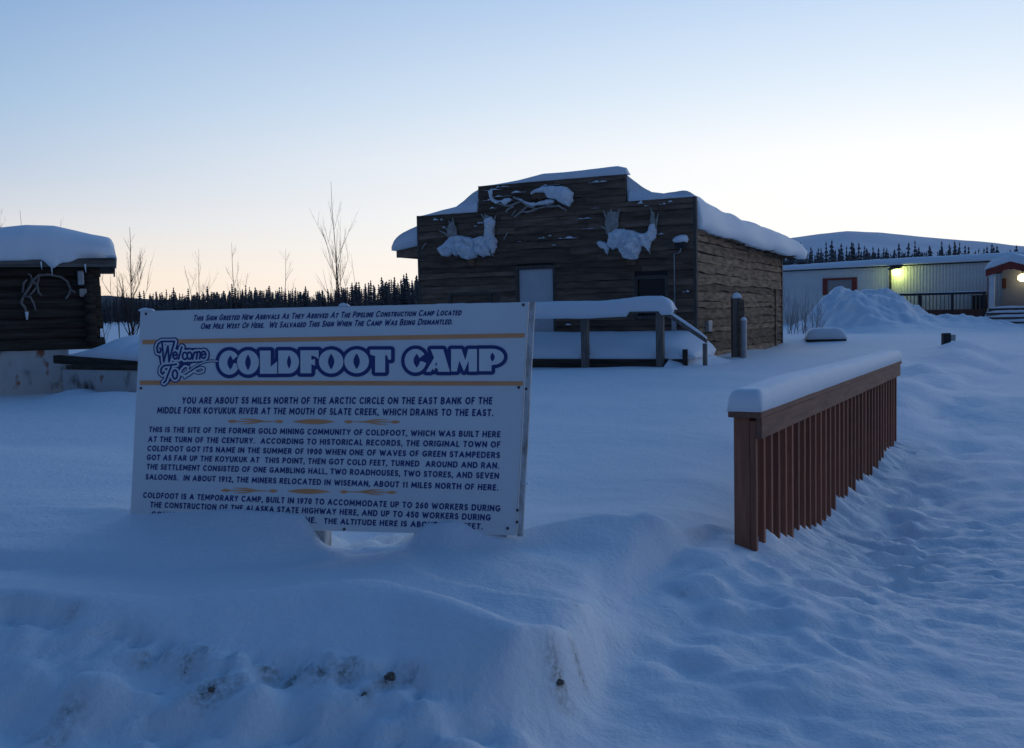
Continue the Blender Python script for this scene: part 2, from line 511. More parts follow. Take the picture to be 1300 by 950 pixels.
def tps_fit():
    P = [(p.x, p.y, p.z) for p in (at_z(*c) for c in CTRL)]
    P += [(-8, 3, .42), (-5, 2, .25), (-3, 2.2, .18), (0, 2, .10), (3, 2, .08), (7, 3, .1), (8, 8, .25), (9, 14, .42), (-9, 8, .45), (-10, 14, .55), (0, 14, .5), (4, 18, .56), (-4, 12, .46),
          (7, 18, .42), (12, 24, .6), (0, 22, .6), (-8, 22, .65), (0, -4, .1), (-8, -4, .15), (8, -4, .1), (1.5, 8, .38), (2.4, 10, .38), (0, 8, .40), (-2, 8, .42), (-1, 6.6, .42), (-2.5, 6.8, .45)]
    P = np.array(P)
    xy = P[:, :2]; r = P[:, 2] - base_h(P[:, 0], P[:, 1])
    d = np.hypot(xy[:, None, 0] - xy[None, :, 0], xy[:, None, 1] - xy[None, :, 1])
    n = len(P)
    K = np.where(d > 0, d * d * np.log(d + 1e-9), 0) + np.eye(n) * .012
    A = np.zeros((n + 3, n + 3)); A[:n, :n] = K; A[:n, n] = 1; A[:n, n + 1:] = xy; A[n, :n] = 1; A[n + 1:, :n] = xy.T
    b = np.zeros(n + 3); b[:n] = r
    return xy, np.linalg.solve(A, b)


TPS = tps_fit()


# feature lines of the ploughed bank: photo column -> (row, height) for each crest and foot, nearest first
BPX = [-60, 0, 100, 200, 300, 400, 440, 480, 520, 560, 640, 700, 735, 760, 800, 850, 900, 960, 1020]
BANK = {
    'A': ([950] * 19, [.19, .19, .20, .20, .19, .19, .19, .19, .195, .20, .18, .13, .11, .10, .10, .10, .11, .11, .10]),
    'B': ([890, 890, 890, 905, 910, 912, 912, 912, 910, 908, 900, 895, 890, 890, 885, 880, 870, 870, 870], [.29, .29, .29, .28, .28, .28, .28, .28, .28, .28, .27, .22, .17, .13, .13, .14, .14, .14, .13]),
    'C': ([795, 795, 812, 832, 848, 855, 857, 860, 862, 860, 850, 848, 845, 840, 835, 830, 820, 820, 820], [.42, .42, .41, .395, .38, .375, .37, .37, .37, .38, .40, .36, .28, .19, .17, .17, .17, .17, .17]),
    'E': ([752, 752, 757, 763, 753, 741, 738, 738, 745, 757, 786, 797, 804, 795, 775, 760, 745, 745, 745], [.535, .535, .525, .51, .54, .57, .58, .585, .585, .575, .535, .515, .47, .30, .26, .25, .24, .24, .23]),
    'G': ([734, 734, 740, 745, 735, 724, 724, 724, 731, 742, 756, 764, 772, 770, 755, 735, 720, 720, 720], [.39, .39, .38, .37, .38, .40, .41, .43, .47, .50, .505, .485, .45, .33, .30, .29, .27, .26, .25]),
    'I': ([700] * 16 + [690] * 3, [.46, .46, .46, .46, .455, .43, .39, .40, .43, .45, .45, .44, .44, .44, .43, .37, .28, .27, .26]),
}
JPX = [-60, 0, 100, 170, 230, 300, 375, 392, 408, 440, 478, 500, 530, 570, 610, 650, 700, 760, 830, 862, 880, 920, 1020]
JPY = [640, 642, 645, 646, 647, 650, 654, 662, 686, 688, 686, 677, 665, 662, 664, 674, 663, 652, 656, 674, 672, 668, 660]
JZ = [.52, .53, .55, .575, .59, .60, .595, .545, .37, .33, .33, .45, .57, .59, .57, .53, .55, .58, .56, .49, .42, .37, .33]
KZ = [.45, .45, .45, .43, .42, .42, .41, .38, .30, .28, .28, .32, .40, .42, .42, .42, .45, .47, .45, .42, .38, .35, .32]


def bank_tables():
    q = np.arange(-60, 1021, 4.0)
    hor = 400 - .02 * (q - 650)
    jag = 7 * fbm(q / 38, q * 0 + .5, 13, 3) + 5 * fbm(q / 13, q * 0 + 1.5, 14, 2)
    yk, zk = [], []

    def vis(py, z):
        yk.append(FPX * (EYE - z) / (py - hor)); zk.append(z)
    g = lambda key, i: np.interp(q, BPX, BANK[key][i])
    vis(g('A', 0), g('A', 1))
    yk.insert(0, yk[0] - .8); zk.insert(0, zk[0] * .55)
    vis(g('B', 0) + jag * .6, g('B', 1)); vis(g('C', 0) + jag * np.interp(q, [560, 660], [1, .25]), g('C', 1)); vis(g('E', 0) + 13, g('E', 1) - .014); vis(g('E', 0), g('E', 1))
    on = np.interp(q, [740, 765], [1, 0])
    yk.append(yk[-1] + .20); zk.append(zk[-1] - .09 * on)
    vis(g('G', 0), g('G', 1))
    on2 = np.interp(q, [500, 560, 735, 765], [.15, 1, 1, 0])
    yk.append(yk[-1] + .18); zk.append(zk[-1] - .085 * on2)
    vis(g('I', 0), g('I', 1)); vis(np.interp(q, JPX, JPY), np.interp(q, JPX, JZ))
    yk.append(yk[-1] + .24); zk.append(np.interp(q, JPX, KZ))
    yk = np.array(yk); zk = np.array(zk)
    for k in range(1, len(yk)): yk[k] = np.maximum(yk[k], yk[k - 1] + .035)
    return q, yk, zk


BQ, BYK, BZK = bank_tables()


def bank_h(X, Y, z0):
    px = 650 + FPX * X / np.maximum(Y, .5)
    fi = np.clip((px + 60) / 4, 0, len(BQ) - 1.001); i0 = fi.astype(int); f = fi - i0
    ks = [BYK[k][i0] * (1 - f) + BYK[k][i0 + 1] * f for k in range(len(BYK))]
    zs = [BZK[k][i0] * (1 - f) + BZK[k][i0 + 1] * f for k in range(len(BYK))]
    z = zs[0] * 1.0
    for k in range(len(ks) - 1):
        t = np.clip((Y - ks[k]) / (ks[k + 1] - ks[k]), 0, 1)
        z = np.where(Y >= ks[k], zs[k] + (zs[k + 1] - zs[k]) * t, z)
    w = np.clip((Y - ks[0]) / .5, 0, 1) * np.clip((ks[-1] + 1.1 - Y) / 1.1, 0, 1) * np.clip((960 - px) / 110, 0, 1) * np.clip((px + 260) / 200, 0, 1)
    w = w * w * (3 - 2 * w)
    return z0 + (z - z0) * w


def fence_side(X, Y):
    a = FENCE.a
    return (X - FENCE.o.x) * math.sin(a) - (Y - FENCE.o.y) * math.cos(a), (X - FENCE.o.x) * math.cos(a) + (Y - FENCE.o.y) * math.sin(a)


LUMPS = [(-.66, 3.56, .12, .085), (-.50, 3.50, .09, .06), (-.34, 3.50, .11, .075), (-.98, 3.58, .12, .06), (-1.25, 3.62, .10, .05), (.0, 3.52, .09, .035), (.24, 3.56, .07, .04), (-1.6, 3.7, .14, .05), (-.2, 3.42, .1, .05), (1.05, 5.6, .22, .05), (.75, 5.75, .18, .04), (.95, 5.2, .16, .05), (.6, 4.3, .12, .03), (.85, 4.45, .15, .04)]


def ground_h(X, Y, detail=True):
    X = np.asarray(X, float); Y = np.asarray(Y, float)
    xy, w = TPS; n = len(xy)
    z = base_h(X, Y)
    near = (np.abs(X) < 22) & (Y > -8) & (Y < 40)
    xs, ys = X[near], Y[near]
    r = w[n] + w[n + 1] * xs + w[n + 2] * ys
    for i in range(n):
        d2 = (xs - xy[i, 0]) ** 2 + (ys - xy[i, 1]) ** 2
        r += w[i] * .5 * d2 * np.log(d2 + 1e-12)
    fade = np.clip((22 - np.abs(xs)) / 10, 0, 1) * np.clip((30 - ys) / 10, 0, 1) * np.clip((ys + 8) / 4, 0, 1)
    fade = fade * fade * (3 - 2 * fade)
    z = z.copy(); z[near] += np.clip(r, -.6, .6) * fade
    if True:
        nb = (Y > 2.2) & (Y < 8.0) & (np.abs(X) < 5)
        if nb.any():
            o = np.zeros(nb.sum())
            xb_, yb_, zb_ = X[nb], Y[nb], z[nb]
            wts = 0
            for dx, dy, wt in ((0, 0, 2), (.03, 0, 1), (-.03, 0, 1), (0, .022, 1), (0, -.022, 1), (.035, .03, .4), (-.035, .03, .4), (.035, -.03, .4), (-.035, -.03, .4)):
                o += wt * bank_h(xb_ + dx, yb_ + dy, zb_); wts += wt
            z[nb] = o / wts
    # snow banked around the buildings
    def bump(px, py, sx, sy, h):
        return h * np.exp(-((X - px) / sx) ** 2 - ((Y - py) / sy) ** 2)
    z += bump(-10.5, 18.6, 3.2, 1.2, .12)
    z += bump(-5.9, 14.9, .8, .5, .16) + bump(-6.75, 15.6, .35, .5, .16)
    c = HOUSE.world((CW + .1, 8, 0)); z += bump(c.x, c.y, 2.2, 2.6, -.12)
    c = HOUSE.world((3.2, -2.6, 0)); z += bump(c.x, c.y, 3.5, .8, -.06)
    z += bump(9.5, 33, 5, 4, .10)
    if not detail: return z
    # wind-drifted undulation on the untouched snow, lumps on the bank, trodden path
    rr = np.hypot(X, Y)
    k = np.clip((60 - rr) / 30, 0, 1)
    z += k * .05 * fbm(X / 1.9, Y / 1.1, 3, 3)
    across, along = fence_side(X, Y)
    cx = 1.05 + .0 * along
    path = np.exp(-((across - cx - .12 * np.sin(along * .9)) / .95) ** 4) * np.clip((along + 5) / 2.0, 0, 1) * np.clip((34 - along) / 8, 0, 1) * np.clip((along * 0 + 1), 0, 1)
    pk = .72 * np.clip((Y - 3.2) / 2.5, .45, 1)
    z += path * pk * (.055 * fbm(X / .19, Y / .07, 21, 5) + .04 * fbm(X / .6, Y / .3, 23, 3) + .04 * np.clip(np.abs(vnoise(X / .2, Y / .11, 35)) * 2, 0, .6) - .02)
    steps = np.exp(-((across - .55 - .1 * np.sin(along * 1.3)) / .28) ** 2) * np.clip((along + 3) / 2, 0, 1) * np.clip((26 - along) / 8, 0, 1)
    z -= path * pk * .08
    z -= steps * .10 * np.clip(vnoise(X / .3, Y / .16, 37) * 2.2, -.15, 1)
    # lumpy berm along the far path's left edge
    berm = np.exp(-((across - .1 + .02 * along) / .55) ** 2) * np.clip((along - 6.5) / 2, 0, 1) * np.clip((30 - along) / 8, 0, 1)
    z += berm * (.06 + .40 * np.clip(fbm(X / .9, Y / 1.1, 44, 3), -.2, 1))
    rberm = np.exp(-((across - 2.6 - .03 * along) / .6) ** 2) * np.clip((along - 3) / 3, 0, 1) * np.clip((30 - along) / 8, 0, 1)
    z += rberm * (.10 + .3 * np.clip(fbm(X / .8, Y / .9, 48, 3), -.2, 1))
    # face of the ploughed bank: rounded clods and scrapes
    pxg = 650 + FPX * X / np.maximum(Y, .5)
    yc = np.interp(pxg, BQ, BYK[3]); ya = np.interp(pxg, BQ, BYK[1])
    face = np.clip((yc + .10 - Y) / .12, 0, 1) * np.clip((Y - ya + .6) / .3, 0, 1) * np.clip((690 - pxg) / 150, 0, 1) * (Y > 2)
    z += face * (.085 * fbm(X / .20, Y / .15, 51, 5) + .07 * np.clip(.26 - np.abs(vnoise(X / .24, Y / .2, 61)) * 1.4, 0, 1))
    crust = np.exp(-((Y - yc) / .07) ** 2) * np.clip((600 - pxg) / 100, 0, 1) * np.clip((pxg - 60) / 80, 0, 1) * (Y > 2)
    z += crust * .11 * fbm(X / .09, Y / .06, 66, 4)
    for bx, by, br_, bh in LUMPS:
        z += bh * np.clip(1 - ((X - bx) ** 2 + ((Y - by) * 1.3) ** 2) / br_ ** 2, 0, 1) ** .8
    nz = np.clip((Y - 3.6) / .4, 0, 1) * np.clip((8 - Y) / 2, 0, 1) * np.clip((900 - pxg) / 100, 0, 1)
    z += nz * (.016 * fbm(X / .35, Y / .25, 58, 4) + .03 * np.clip(fbm(X / .5, Y / .5, 59, 3) - .12, 0, 1) * fbm(X / .07, Y / .06, 60, 3))
    # slumped snow between the bank, the sign and the railing, and right of the railing foot
    slump = np.exp(-((X - 1.05) / .7) ** 2 - ((Y - 4.8) / 1.0) ** 2)
    z += slump * .06 * fbm(X / .35, Y / .5, 71, 3)
    foot = np.exp(-((across - .45) / .55) ** 2) * np.clip((along + 2.5) / 1.5, 0, 1) * np.clip((6 - along) / 2, 0, 1)
    z += foot * .06 * fbm((X * .75 + Y * .6) / .16, (X * .6 - Y * .75) / .7, 81, 3)
    # broken crust in the gap beneath the sign
    hole = np.exp(-((X + .92) / .35) ** 2 - ((Y - 5.9) / .35) ** 2)
    z += hole * .10 * fbm(X / .11, Y / .11, 91, 3)
    return z


def axis(a, b, step, lo, hi, g=1.05):
    v = list(np.arange(a, b + 1e-6, step))
    s = step
    while v[-1] < hi: s *= g; v.append(v[-1] + s)
    s = step
    while v[0] > lo: s *= g; v.insert(0, v[0] - s)
    return np.array(v)


def build_ground():
    xs = axis(-3.4, 3.4, .03, -2600, 2600); ys = axis(3.0, 7.6, .03, -60, 3200)
    X, Y = np.meshgrid(xs, ys)
    Z = ground_h(X, Y)
    nx, ny = len(xs), len(ys)
    me = bpy.data.meshes.new('snow_ground')
    I, J = np.meshgrid(np.arange(nx - 1), np.arange(ny - 1)); a = (J * nx + I).ravel()
    F = np.stack([a, a + 1, a + nx + 1, a + nx], 1)
    me.vertices.add(nx * ny); me.vertices.foreach_set('co', np.stack([X, Y, Z], 2).ravel().astype(np.float32))
    me.loops.add(len(F) * 4); me.loops.foreach_set('vertex_index', F.ravel().astype(np.int32))
    me.polygons.add(len(F)); me.polygons.foreach_set('loop_start', (np.arange(len(F)) * 4).astype(np.int32))
    me.polygons.foreach_set('use_smooth', np.ones(len(F), bool))
    me.update(); me.validate()
    D = np.zeros(X.shape)
    for px, py, r, k in ((88, 905, .06, .7), (45, 938, .04, .6), (70, 941, .04, .6), (265, 876, .075, 1), (235, 857, .03, .9), (185, 838, .035, .9), (240, 832, .03, .9), (300, 872, .04, .6), (340, 858, .04, .9), (372, 866, .055, 1),
                         (410, 858, .05, 1), (440, 857, .05, 1), (490, 862, .045, 1), (520, 867, .04, .5), (462, 884, .035, .9), (710, 872, .045, .9), (735, 850, .03, .9), (732, 766, .025, .9), (408, 686, .04, .6), (865, 755, .04, .4), (95, 775, .05, .35), (865, 790, .03, .3)):
        p = hit(px, py)
        D = np.maximum(D, k * np.exp(-(((X - p.x) / r) ** 2 + ((Y - p.y) / (r * .7)) ** 2)))
    at = me.attributes.new('dirt', 'FLOAT', 'POINT'); at.data.foreach_set('value', D.ravel().astype(np.float32))
    me.materials.append(M_ground)
    o = bpy.data.objects.new('snow_ground', me); COL.objects.link(o); o['kind'] = 'structure'
    return o



def hit(px, py):
    d = ray(px, py); t = np.linspace(2.5, 14, 1600)
    X, Y, Z = d.x * t, d.y * t, EYE + d.z * t
    g = ground_h(X, Y); i = int(np.argmax(Z < g))
    return Vector((X[i], Y[i], g[i]))


def gz(x, y): return float(ground_h(np.array([x]), np.array([y]))[0])


build_ground()


def lump(name, M, prof, nx, ny, material, seed, amp):
    """heap sheet over the unit square, prof(s,t)->(x,y,z) with skirts below ground"""
    P = np.array([[prof(s, t) for s in np.linspace(0, 1, nx)] for t in np.linspace(0, 1, ny)])
    P[..., 2] += amp * fbm(P[..., 0] / .9, P[..., 1] / .9, seed, 4)
    o = MB().grid(P).build(name, material, smooth=True, M=M)
    return o


# ------------------------------------------------------------------ hills far behind
def build_hill():
    pts = [(430, 398), (480, 384), (520, 372), (560, 360), (640, 345), (740, 330), (840, 318), (940, 308), (1000, 303), (1040, 297), (1075, 294), (1120, 296), (1180, 302), (1240, 306), (1300, 312), (1380, 318), (1500, 335), (1700, 350)]
    P = []
    for i, (px, py) in enumerate(pts):
        c = at_y(px, py, 760)
        P.append([(c.x * .40, 300, 1.2), (c.x * .5, 380, 1.5 + (c.z - 1.5) * .10), (c.x * .66, 500, 1.5 + (c.z - 1.5) * .32), (c.x * .8, 610, 1.5 + (c.z - 1.5) * .62), (c.x * .93, 710, 1.5 + (c.z - 1.5) * .9), (c.x, 760, c.z), (c.x * 1.1, 860, c.z * .9), (c.x * 1.3, 1100, 0)])
    P = np.array(P, float)                              # refine along the crest
    t0 = np.arange(len(pts)); t1 = np.linspace(0, len(pts) - 1, 120)
    u0 = np.arange(8); u1 = np.linspace(0, 7, 50)
    Q = np.stack([np.stack([np.interp(t1, t0, P[:, k, c]) for k in range(8)], 1) for c in range(3)], 2)
    R = np.stack([np.stack([np.interp(u1, u0, Q[i, :, c]) for i in range(120)], 0) for c in range(3)], 2)
    R[..., 2] += 3.0 * fbm(R[..., 0] / 60, R[..., 1] / 60, 5, 4) * np.clip((R[..., 1] - 330) / 200, 0, 1) * np.clip((900 - R[..., 1]) / 300, .0, 1)
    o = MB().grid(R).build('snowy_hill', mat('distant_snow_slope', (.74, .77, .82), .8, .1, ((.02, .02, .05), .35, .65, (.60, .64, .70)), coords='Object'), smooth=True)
    o['kind'] = 'structure'
    # low dark wooded ridge beyond the left trees
    P = []
    for i in range(60):
        px = -150 + i * 12
        py = 378 - 6 * math.sin(i * .12) + 3 * n1(i * .3, 4) + max(0, (px - 350)) * .06
        c = at_y(px, py, 420)
        P.append([(c.x * .85, 350, .8), (c.x * .93, 385, .5 + c.z * .55), (c.x, 420, c.z), (c.x * 1.2, 500, 0)])
    o = MB().grid(np.array(P)).build('wooded_ridge', mat('distant_wooded_ridge', (.12, .12, .13), .95, .05, ((.08, .08, .3), .35, .65, (.06, .06, .066))), smooth=True)
    o['kind'] = 'structure'


build_hill()


# ------------------------------------------------------------------ spruces
def spruce_mesh(name, h, w, seed, material, layers=16):
    r = random.Random(seed); mb = MB()
    mb.tube([(0, 0, -.4), (0, 0, h * .5), (0, 0, h)], [.07, .05, .012], 5)
    for i in range(layers):
        t = .10 + .88 * i / (layers - 1)
        z = h * t
        rad = w * (1 - t) ** .62 * r.uniform(.5, 1.3) + .05
        n = r.randint(6, 8); a0 = r.random() * 6.3
        for k in range(n):
            a = a0 + 2 * math.pi * k / n + r.uniform(-.2, .2); R_ = rad * r.uniform(.65, 1.15)
            dr = .26 * h / layers * r.uniform(1, 2.2); wd = R_ * .42 + .05
            c, s = math.cos(a), math.sin(a)
            top = (0, 0, z + h * .035); tip = (c * R_, s * R_, z - dr)
            l = (c * R_ * .55 - s * wd, s * R_ * .55 + c * wd, z - dr * .8); rr = (c * R_ * .55 + s * wd, s * R_ * .55 - c * wd, z - dr * .8)
            mb.add([top, l, tip, rr], [(0, 1, 2), (0, 2, 3)])
    me = bpy.data.meshes.new(name); me.from_pydata(mb.v, [], mb.f); me.materials.append(material)
    return me


def build_spruces():
    r = random.Random(11)
    metas = [spruce_mesh('spruce_tree', 5, .58 + .16 * (i % 3), 100 + i, M_spruce) for i in range(7)]
    far = [spruce_mesh('spruce_tree', 8, 1.0 + .25 * (i % 3), 200 + i, M_spruce_r) for i in range(6)]

    def plant(meshes, h0, px, py, Y, sc_jit, label, group):
        top = at_y(px, py, Y)
        g = float(base_h(top.x, Y))
        h = max(2.0, top.z - g)
        o = bpy.data.objects.new('spruce_tree', meshes[r.randrange(len(meshes))]); COL.objects.link(o)
        s = h / h0
        wv = r.uniform(.75, 1.2)
        o.scale = (wv * min(s, 1.3), wv * min(s, 1.3), s); o.rotation_euler = (r.uniform(-.05, .05), r.uniform(-.05, .05), r.random() * 6.3)
        o.location = (top.x, Y, g)
        return tag(o, label, 'tree', group)
    prof_x = [110, 170, 250, 330, 400, 430, 460, 500, 545]; prof_y = [380, 374, 368, 366, 368, 364, 358, 352, 346]
    # the near edge of the wood: dark spikes against the glow
    px = 120
    while px < 548:
        py = np.interp(px, prof_x, prof_y) + r.uniform(-8, 15) * r.uniform(.3, 1)
        plant(metas, 5, px, py, r.uniform(112, 150), 0, 'thin dark spruce in the treeline between the log hut and the cabin', 'dark spruces between hut and cabin')
        px += r.uniform(2.2, 4.8)
    px = 985
    while px < 1330:
        base = np.interp(px, [985, 1040, 1100, 1200, 1300], [318, 316, 316, 316, 319])
        py = base + (r.uniform(-11, -2) if r.random() < .22 else r.uniform(-3, 9))
        plant(far, 8, px, py, r.uniform(120, 150), 0, 'frosted spruce below the snowy hill behind the white trailer', 'spruces behind the trailer')
        px += r.choice((1.2, 1.6, 2, 2.5, 3, 7)) * r.uniform(.7, 1.2)
    # the mass of the wood behind
    mb = MB(); proto = MB()
    for i in range(1700):
        px = r.uniform(-60, 548) if i < 1100 else (r.uniform(548, 985) if i < 1500 else r.uniform(-320, -60)); Y = r.uniform(150, 230)
        if 410 < px < 548 and r.random() < .45: continue
        top = at_y(px, np.interp(px, prof_x, prof_y) + (r.uniform(2, 14) if i < 800 else r.uniform(10, 26)), Y); g = float(base_h(top.x, Y))
        me = metas[i % 7]; h = max(2, top.z - g); s = h / 5; a = r.random() * 6.3; ca, sa = math.cos(a), math.sin(a); wv = min(s, 1.6) * 1.1
        k = len(mb.v)
        for v in me.vertices:
            x, y, z = v.co; mb.v.append((top.x + wv * (ca * x - sa * y), Y + wv * (sa * x + ca * y), g + z * s))
        for p in me.polygons: mb.f.append(tuple(k + q for q in p.vertices))
    o = mb.build('spruce_forest', M_spruce, fix=False)
    mb2 = MB()
    for i in range(260):
        px = r.uniform(975, 1340); Y = r.uniform(152, 200)
        top = at_y(px, 323 + r.uniform(-4, 7), Y); g = float(base_h(top.x, Y)); s = (top.z - g) / 8; a = r.random() * 6.3; ca, sa = math.cos(a), math.sin(a)
        me = far[i % 6]; k = len(mb2.v)
        for v in me.vertices:
            x, y, z = v.co; mb2.v.append((top.x + .9 * (ca * x - sa * y), Y + .9 * (sa * x + ca * y), g + z * s))
        for p in me.polygons: mb2.f.append(tuple(k + q for q in p.vertices))
    o2 = mb2.build('spruce_belt', M_spruce_r, fix=False); o2['kind'] = 'stuff'
    tag(o2, 'hazy belt of frosted spruce forest at the foot of the snowy hill', 'forest')
    o['kind'] = 'stuff'; tag(o, 'dense dark mass of spruce forest behind the treeline on the horizon', 'forest')


build_spruces()


# ------------------------------------------------------------------ bare saplings and bushes
def bare_tree(name, h, seed, material, spread=.34, stems=1, twig=1.0, r0=.028, nb=12):
    r = random.Random(seed)
    root = None; parts = []
    tr = MB(); br = MB()

    def limb(p, d, L, rad, depth):
        n = 5; pts = [p]; q = Vector(p); dd = Vector(d)
        for i in range(n):
            dd = (dd + Vector((r.uniform(-.10, .10), r.uniform(-.10, .10), .06 + r.uniform(-.03, .06)))).normalized()
            q = q + dd * L / n; pts.append(q.copy())
        br.tube(pts, [rad * (1 - .8 * i / n) for i in range(n + 1)], 4, False)
        if depth > 0:
            for k in range(r.randint(2, 4)):
                i = r.randint(1, n - 1); a = r.random() * 6.3
                s = Vector((math.cos(a), math.sin(a), r.uniform(.5, 1.2))).normalized()
                limb(pts[i], (dd + s * .8).normalized(), L * r.uniform(.35, .6), rad * .5, depth - 1)
    for s_ in range(stems):
        base = Vector((r.uniform(-.25, .25) * (stems > 1), r.uniform(-.25, .25) * (stems > 1), -.3))
        hh = h * (1 if s_ == 0 else r.uniform(.6, .85))
        lean = Vector((r.uniform(-.08, .08), r.uniform(-.08, .08), 1)) if s_ == 0 else Vector((r.uniform(-.25, .25), r.uniform(-.25, .25), 1))
        pts = []; n = 9; q = base.copy(); dd = lean.normalized()
        for i in range(n + 1):
            pts.append(q.copy()); dd = (dd + Vector((r.uniform(-.05, .05), r.uniform(-.05, .05), .05))).normalized(); q = q + dd * (hh + .3) / n
        tr.tube(pts, [r0 * (1 - .85 * i / n) for i in range(n + 1)], 5, False)
        for k in range(nb):
            t = r.uniform(.22, .96); i = min(int(t * n), n - 1); p = pts[i].lerp(pts[i + 1], t * n - i)
            a = r.random() * 6.3
            limb(p, Vector((math.cos(a) * spread * 2, math.sin(a) * spread * 2, 1.0)).normalized(), hh * (1.05 - t) * r.uniform(.3, .55) + .1, r0 * (1.1 - t) * .5, 2 if twig > .5 else 1)
    return tr, br


def plant_bare(name, px, ptop, Y, seed, label, group, material=None, **kw):
    top = at_y(px, ptop, Y); g = gz(top.x, Y)
    h = top.z - g
    material = material or M_bark
    tr, br = bare_tree(name, h, seed, material, **kw)
    e = empty(name, Matrix.Translation((top.x, Y, g)), label, 'tree' if name != 'bare_bush' else 'bush', group)
    M = e.matrix_world
    tr.build('trunk' if name != 'bare_bush' else 'stem', material, e, M=M); br.build('branches', material, e, M=M)
    return e


G = 'leafless saplings in front of the wood'
for nm, px, pt, Y, sd, lb, kw in (
    ('birch_sapling', 166, 288, 31, 1, 'bushy bare birch with several dark stems just beyond the log hut corner', dict(stems=3, r0=.035, nb=15)),
    ('birch_sapling', 136, 345, 30, 2, 'small bare sapling showing close under the eave of the log hut', dict(stems=2, r0=.02, nb=7)),
    ('birch_sapling', 257, 316, 42, 3, 'bare forked sapling above the left end of the white sign', dict(stems=3, r0=.025, nb=7)),
    ('birch_sapling', 303, 309, 43, 4, 'bare two-stemmed sapling between the forked and the slim sapling above the sign', dict(stems=2, r0=.028, nb=8)),
    ('birch_sapling', 354, 315, 44, 5, 'slim bare sapling behind the middle of the sign, just before the tallest birch', dict(stems=1, r0=.026, nb=8)),
    ('birch_sapling', 424, 228, 38, 6, 'tallest bare birch, rising high above the sign between hut and cabin', dict(stems=2, r0=.032, nb=9, spread=.24)),
    ('birch_sapling', 456, 322, 41, 7, 'thin leaning bare sapling close beside the tallest birch, on the cabin side', dict(stems=1, r0=.018, nb=4)),
    ('birch_sapling', 15, 262, 30, 8, 'bare sapling tip over the hut roof, farthest from its eave end', dict(stems=2, r0=.03, nb=9)),
    ('birch_sapling', 40, 266, 33, 9, 'bare twig tops sticking up over the middle of the snowy hut roof', dict(stems=2, r0=.025, nb=6)),
    ('birch_sapling', 68, 278, 34, 10, 'single thin twig showing over the snowy hut roof towards the eave end', dict(stems=1, r0=.02, nb=3)),
):
    plant_bare(nm, px, pt, Y, sd, lb, G, **kw)
for px, pt, Y, sd, lb in ((1000, 352, 37, 21, 'frosted leafless bush right behind the rear corner of the cabin'), (1014, 362, 36, 22, 'frosted bush of thin twigs between the cabin corner and the snow heap'), (1030, 372, 35.5, 23, 'low frosted bush nearest to the ploughed snow heap')):
    plant_bare('bare_bush', px, pt, Y, sd, lb, 'frosted bushes by the cabin', M_bark_pale, stems=6, r0=.018, nb=6, spread=.3)
# ------------------------------------------------------------------ welcome sign
SGN_O = Vector((-2.31598574, 5.96353908, .50894057))
SGN_R = Matrix.Rotation(-.25577777, 3, 'Z') @ Matrix.Rotation(-.17183279, 3, 'X')
SGN_M = Matrix.Translation(SGN_O) @ SGN_R.to_4x4()


def sg(px, py):
    """photo pixel -> (u, v) in metres on the sign's face"""
    d = ray(px, py); e = Vector((0, 0, EYE)); nrm = SGN_R @ Vector((0, 1, 0))
    t = (SGN_O - e).dot(nrm) / d.dot(nrm)
    q = SGN_R.transposed() @ (e + d * t - SGN_O)
    return q.x, q.z


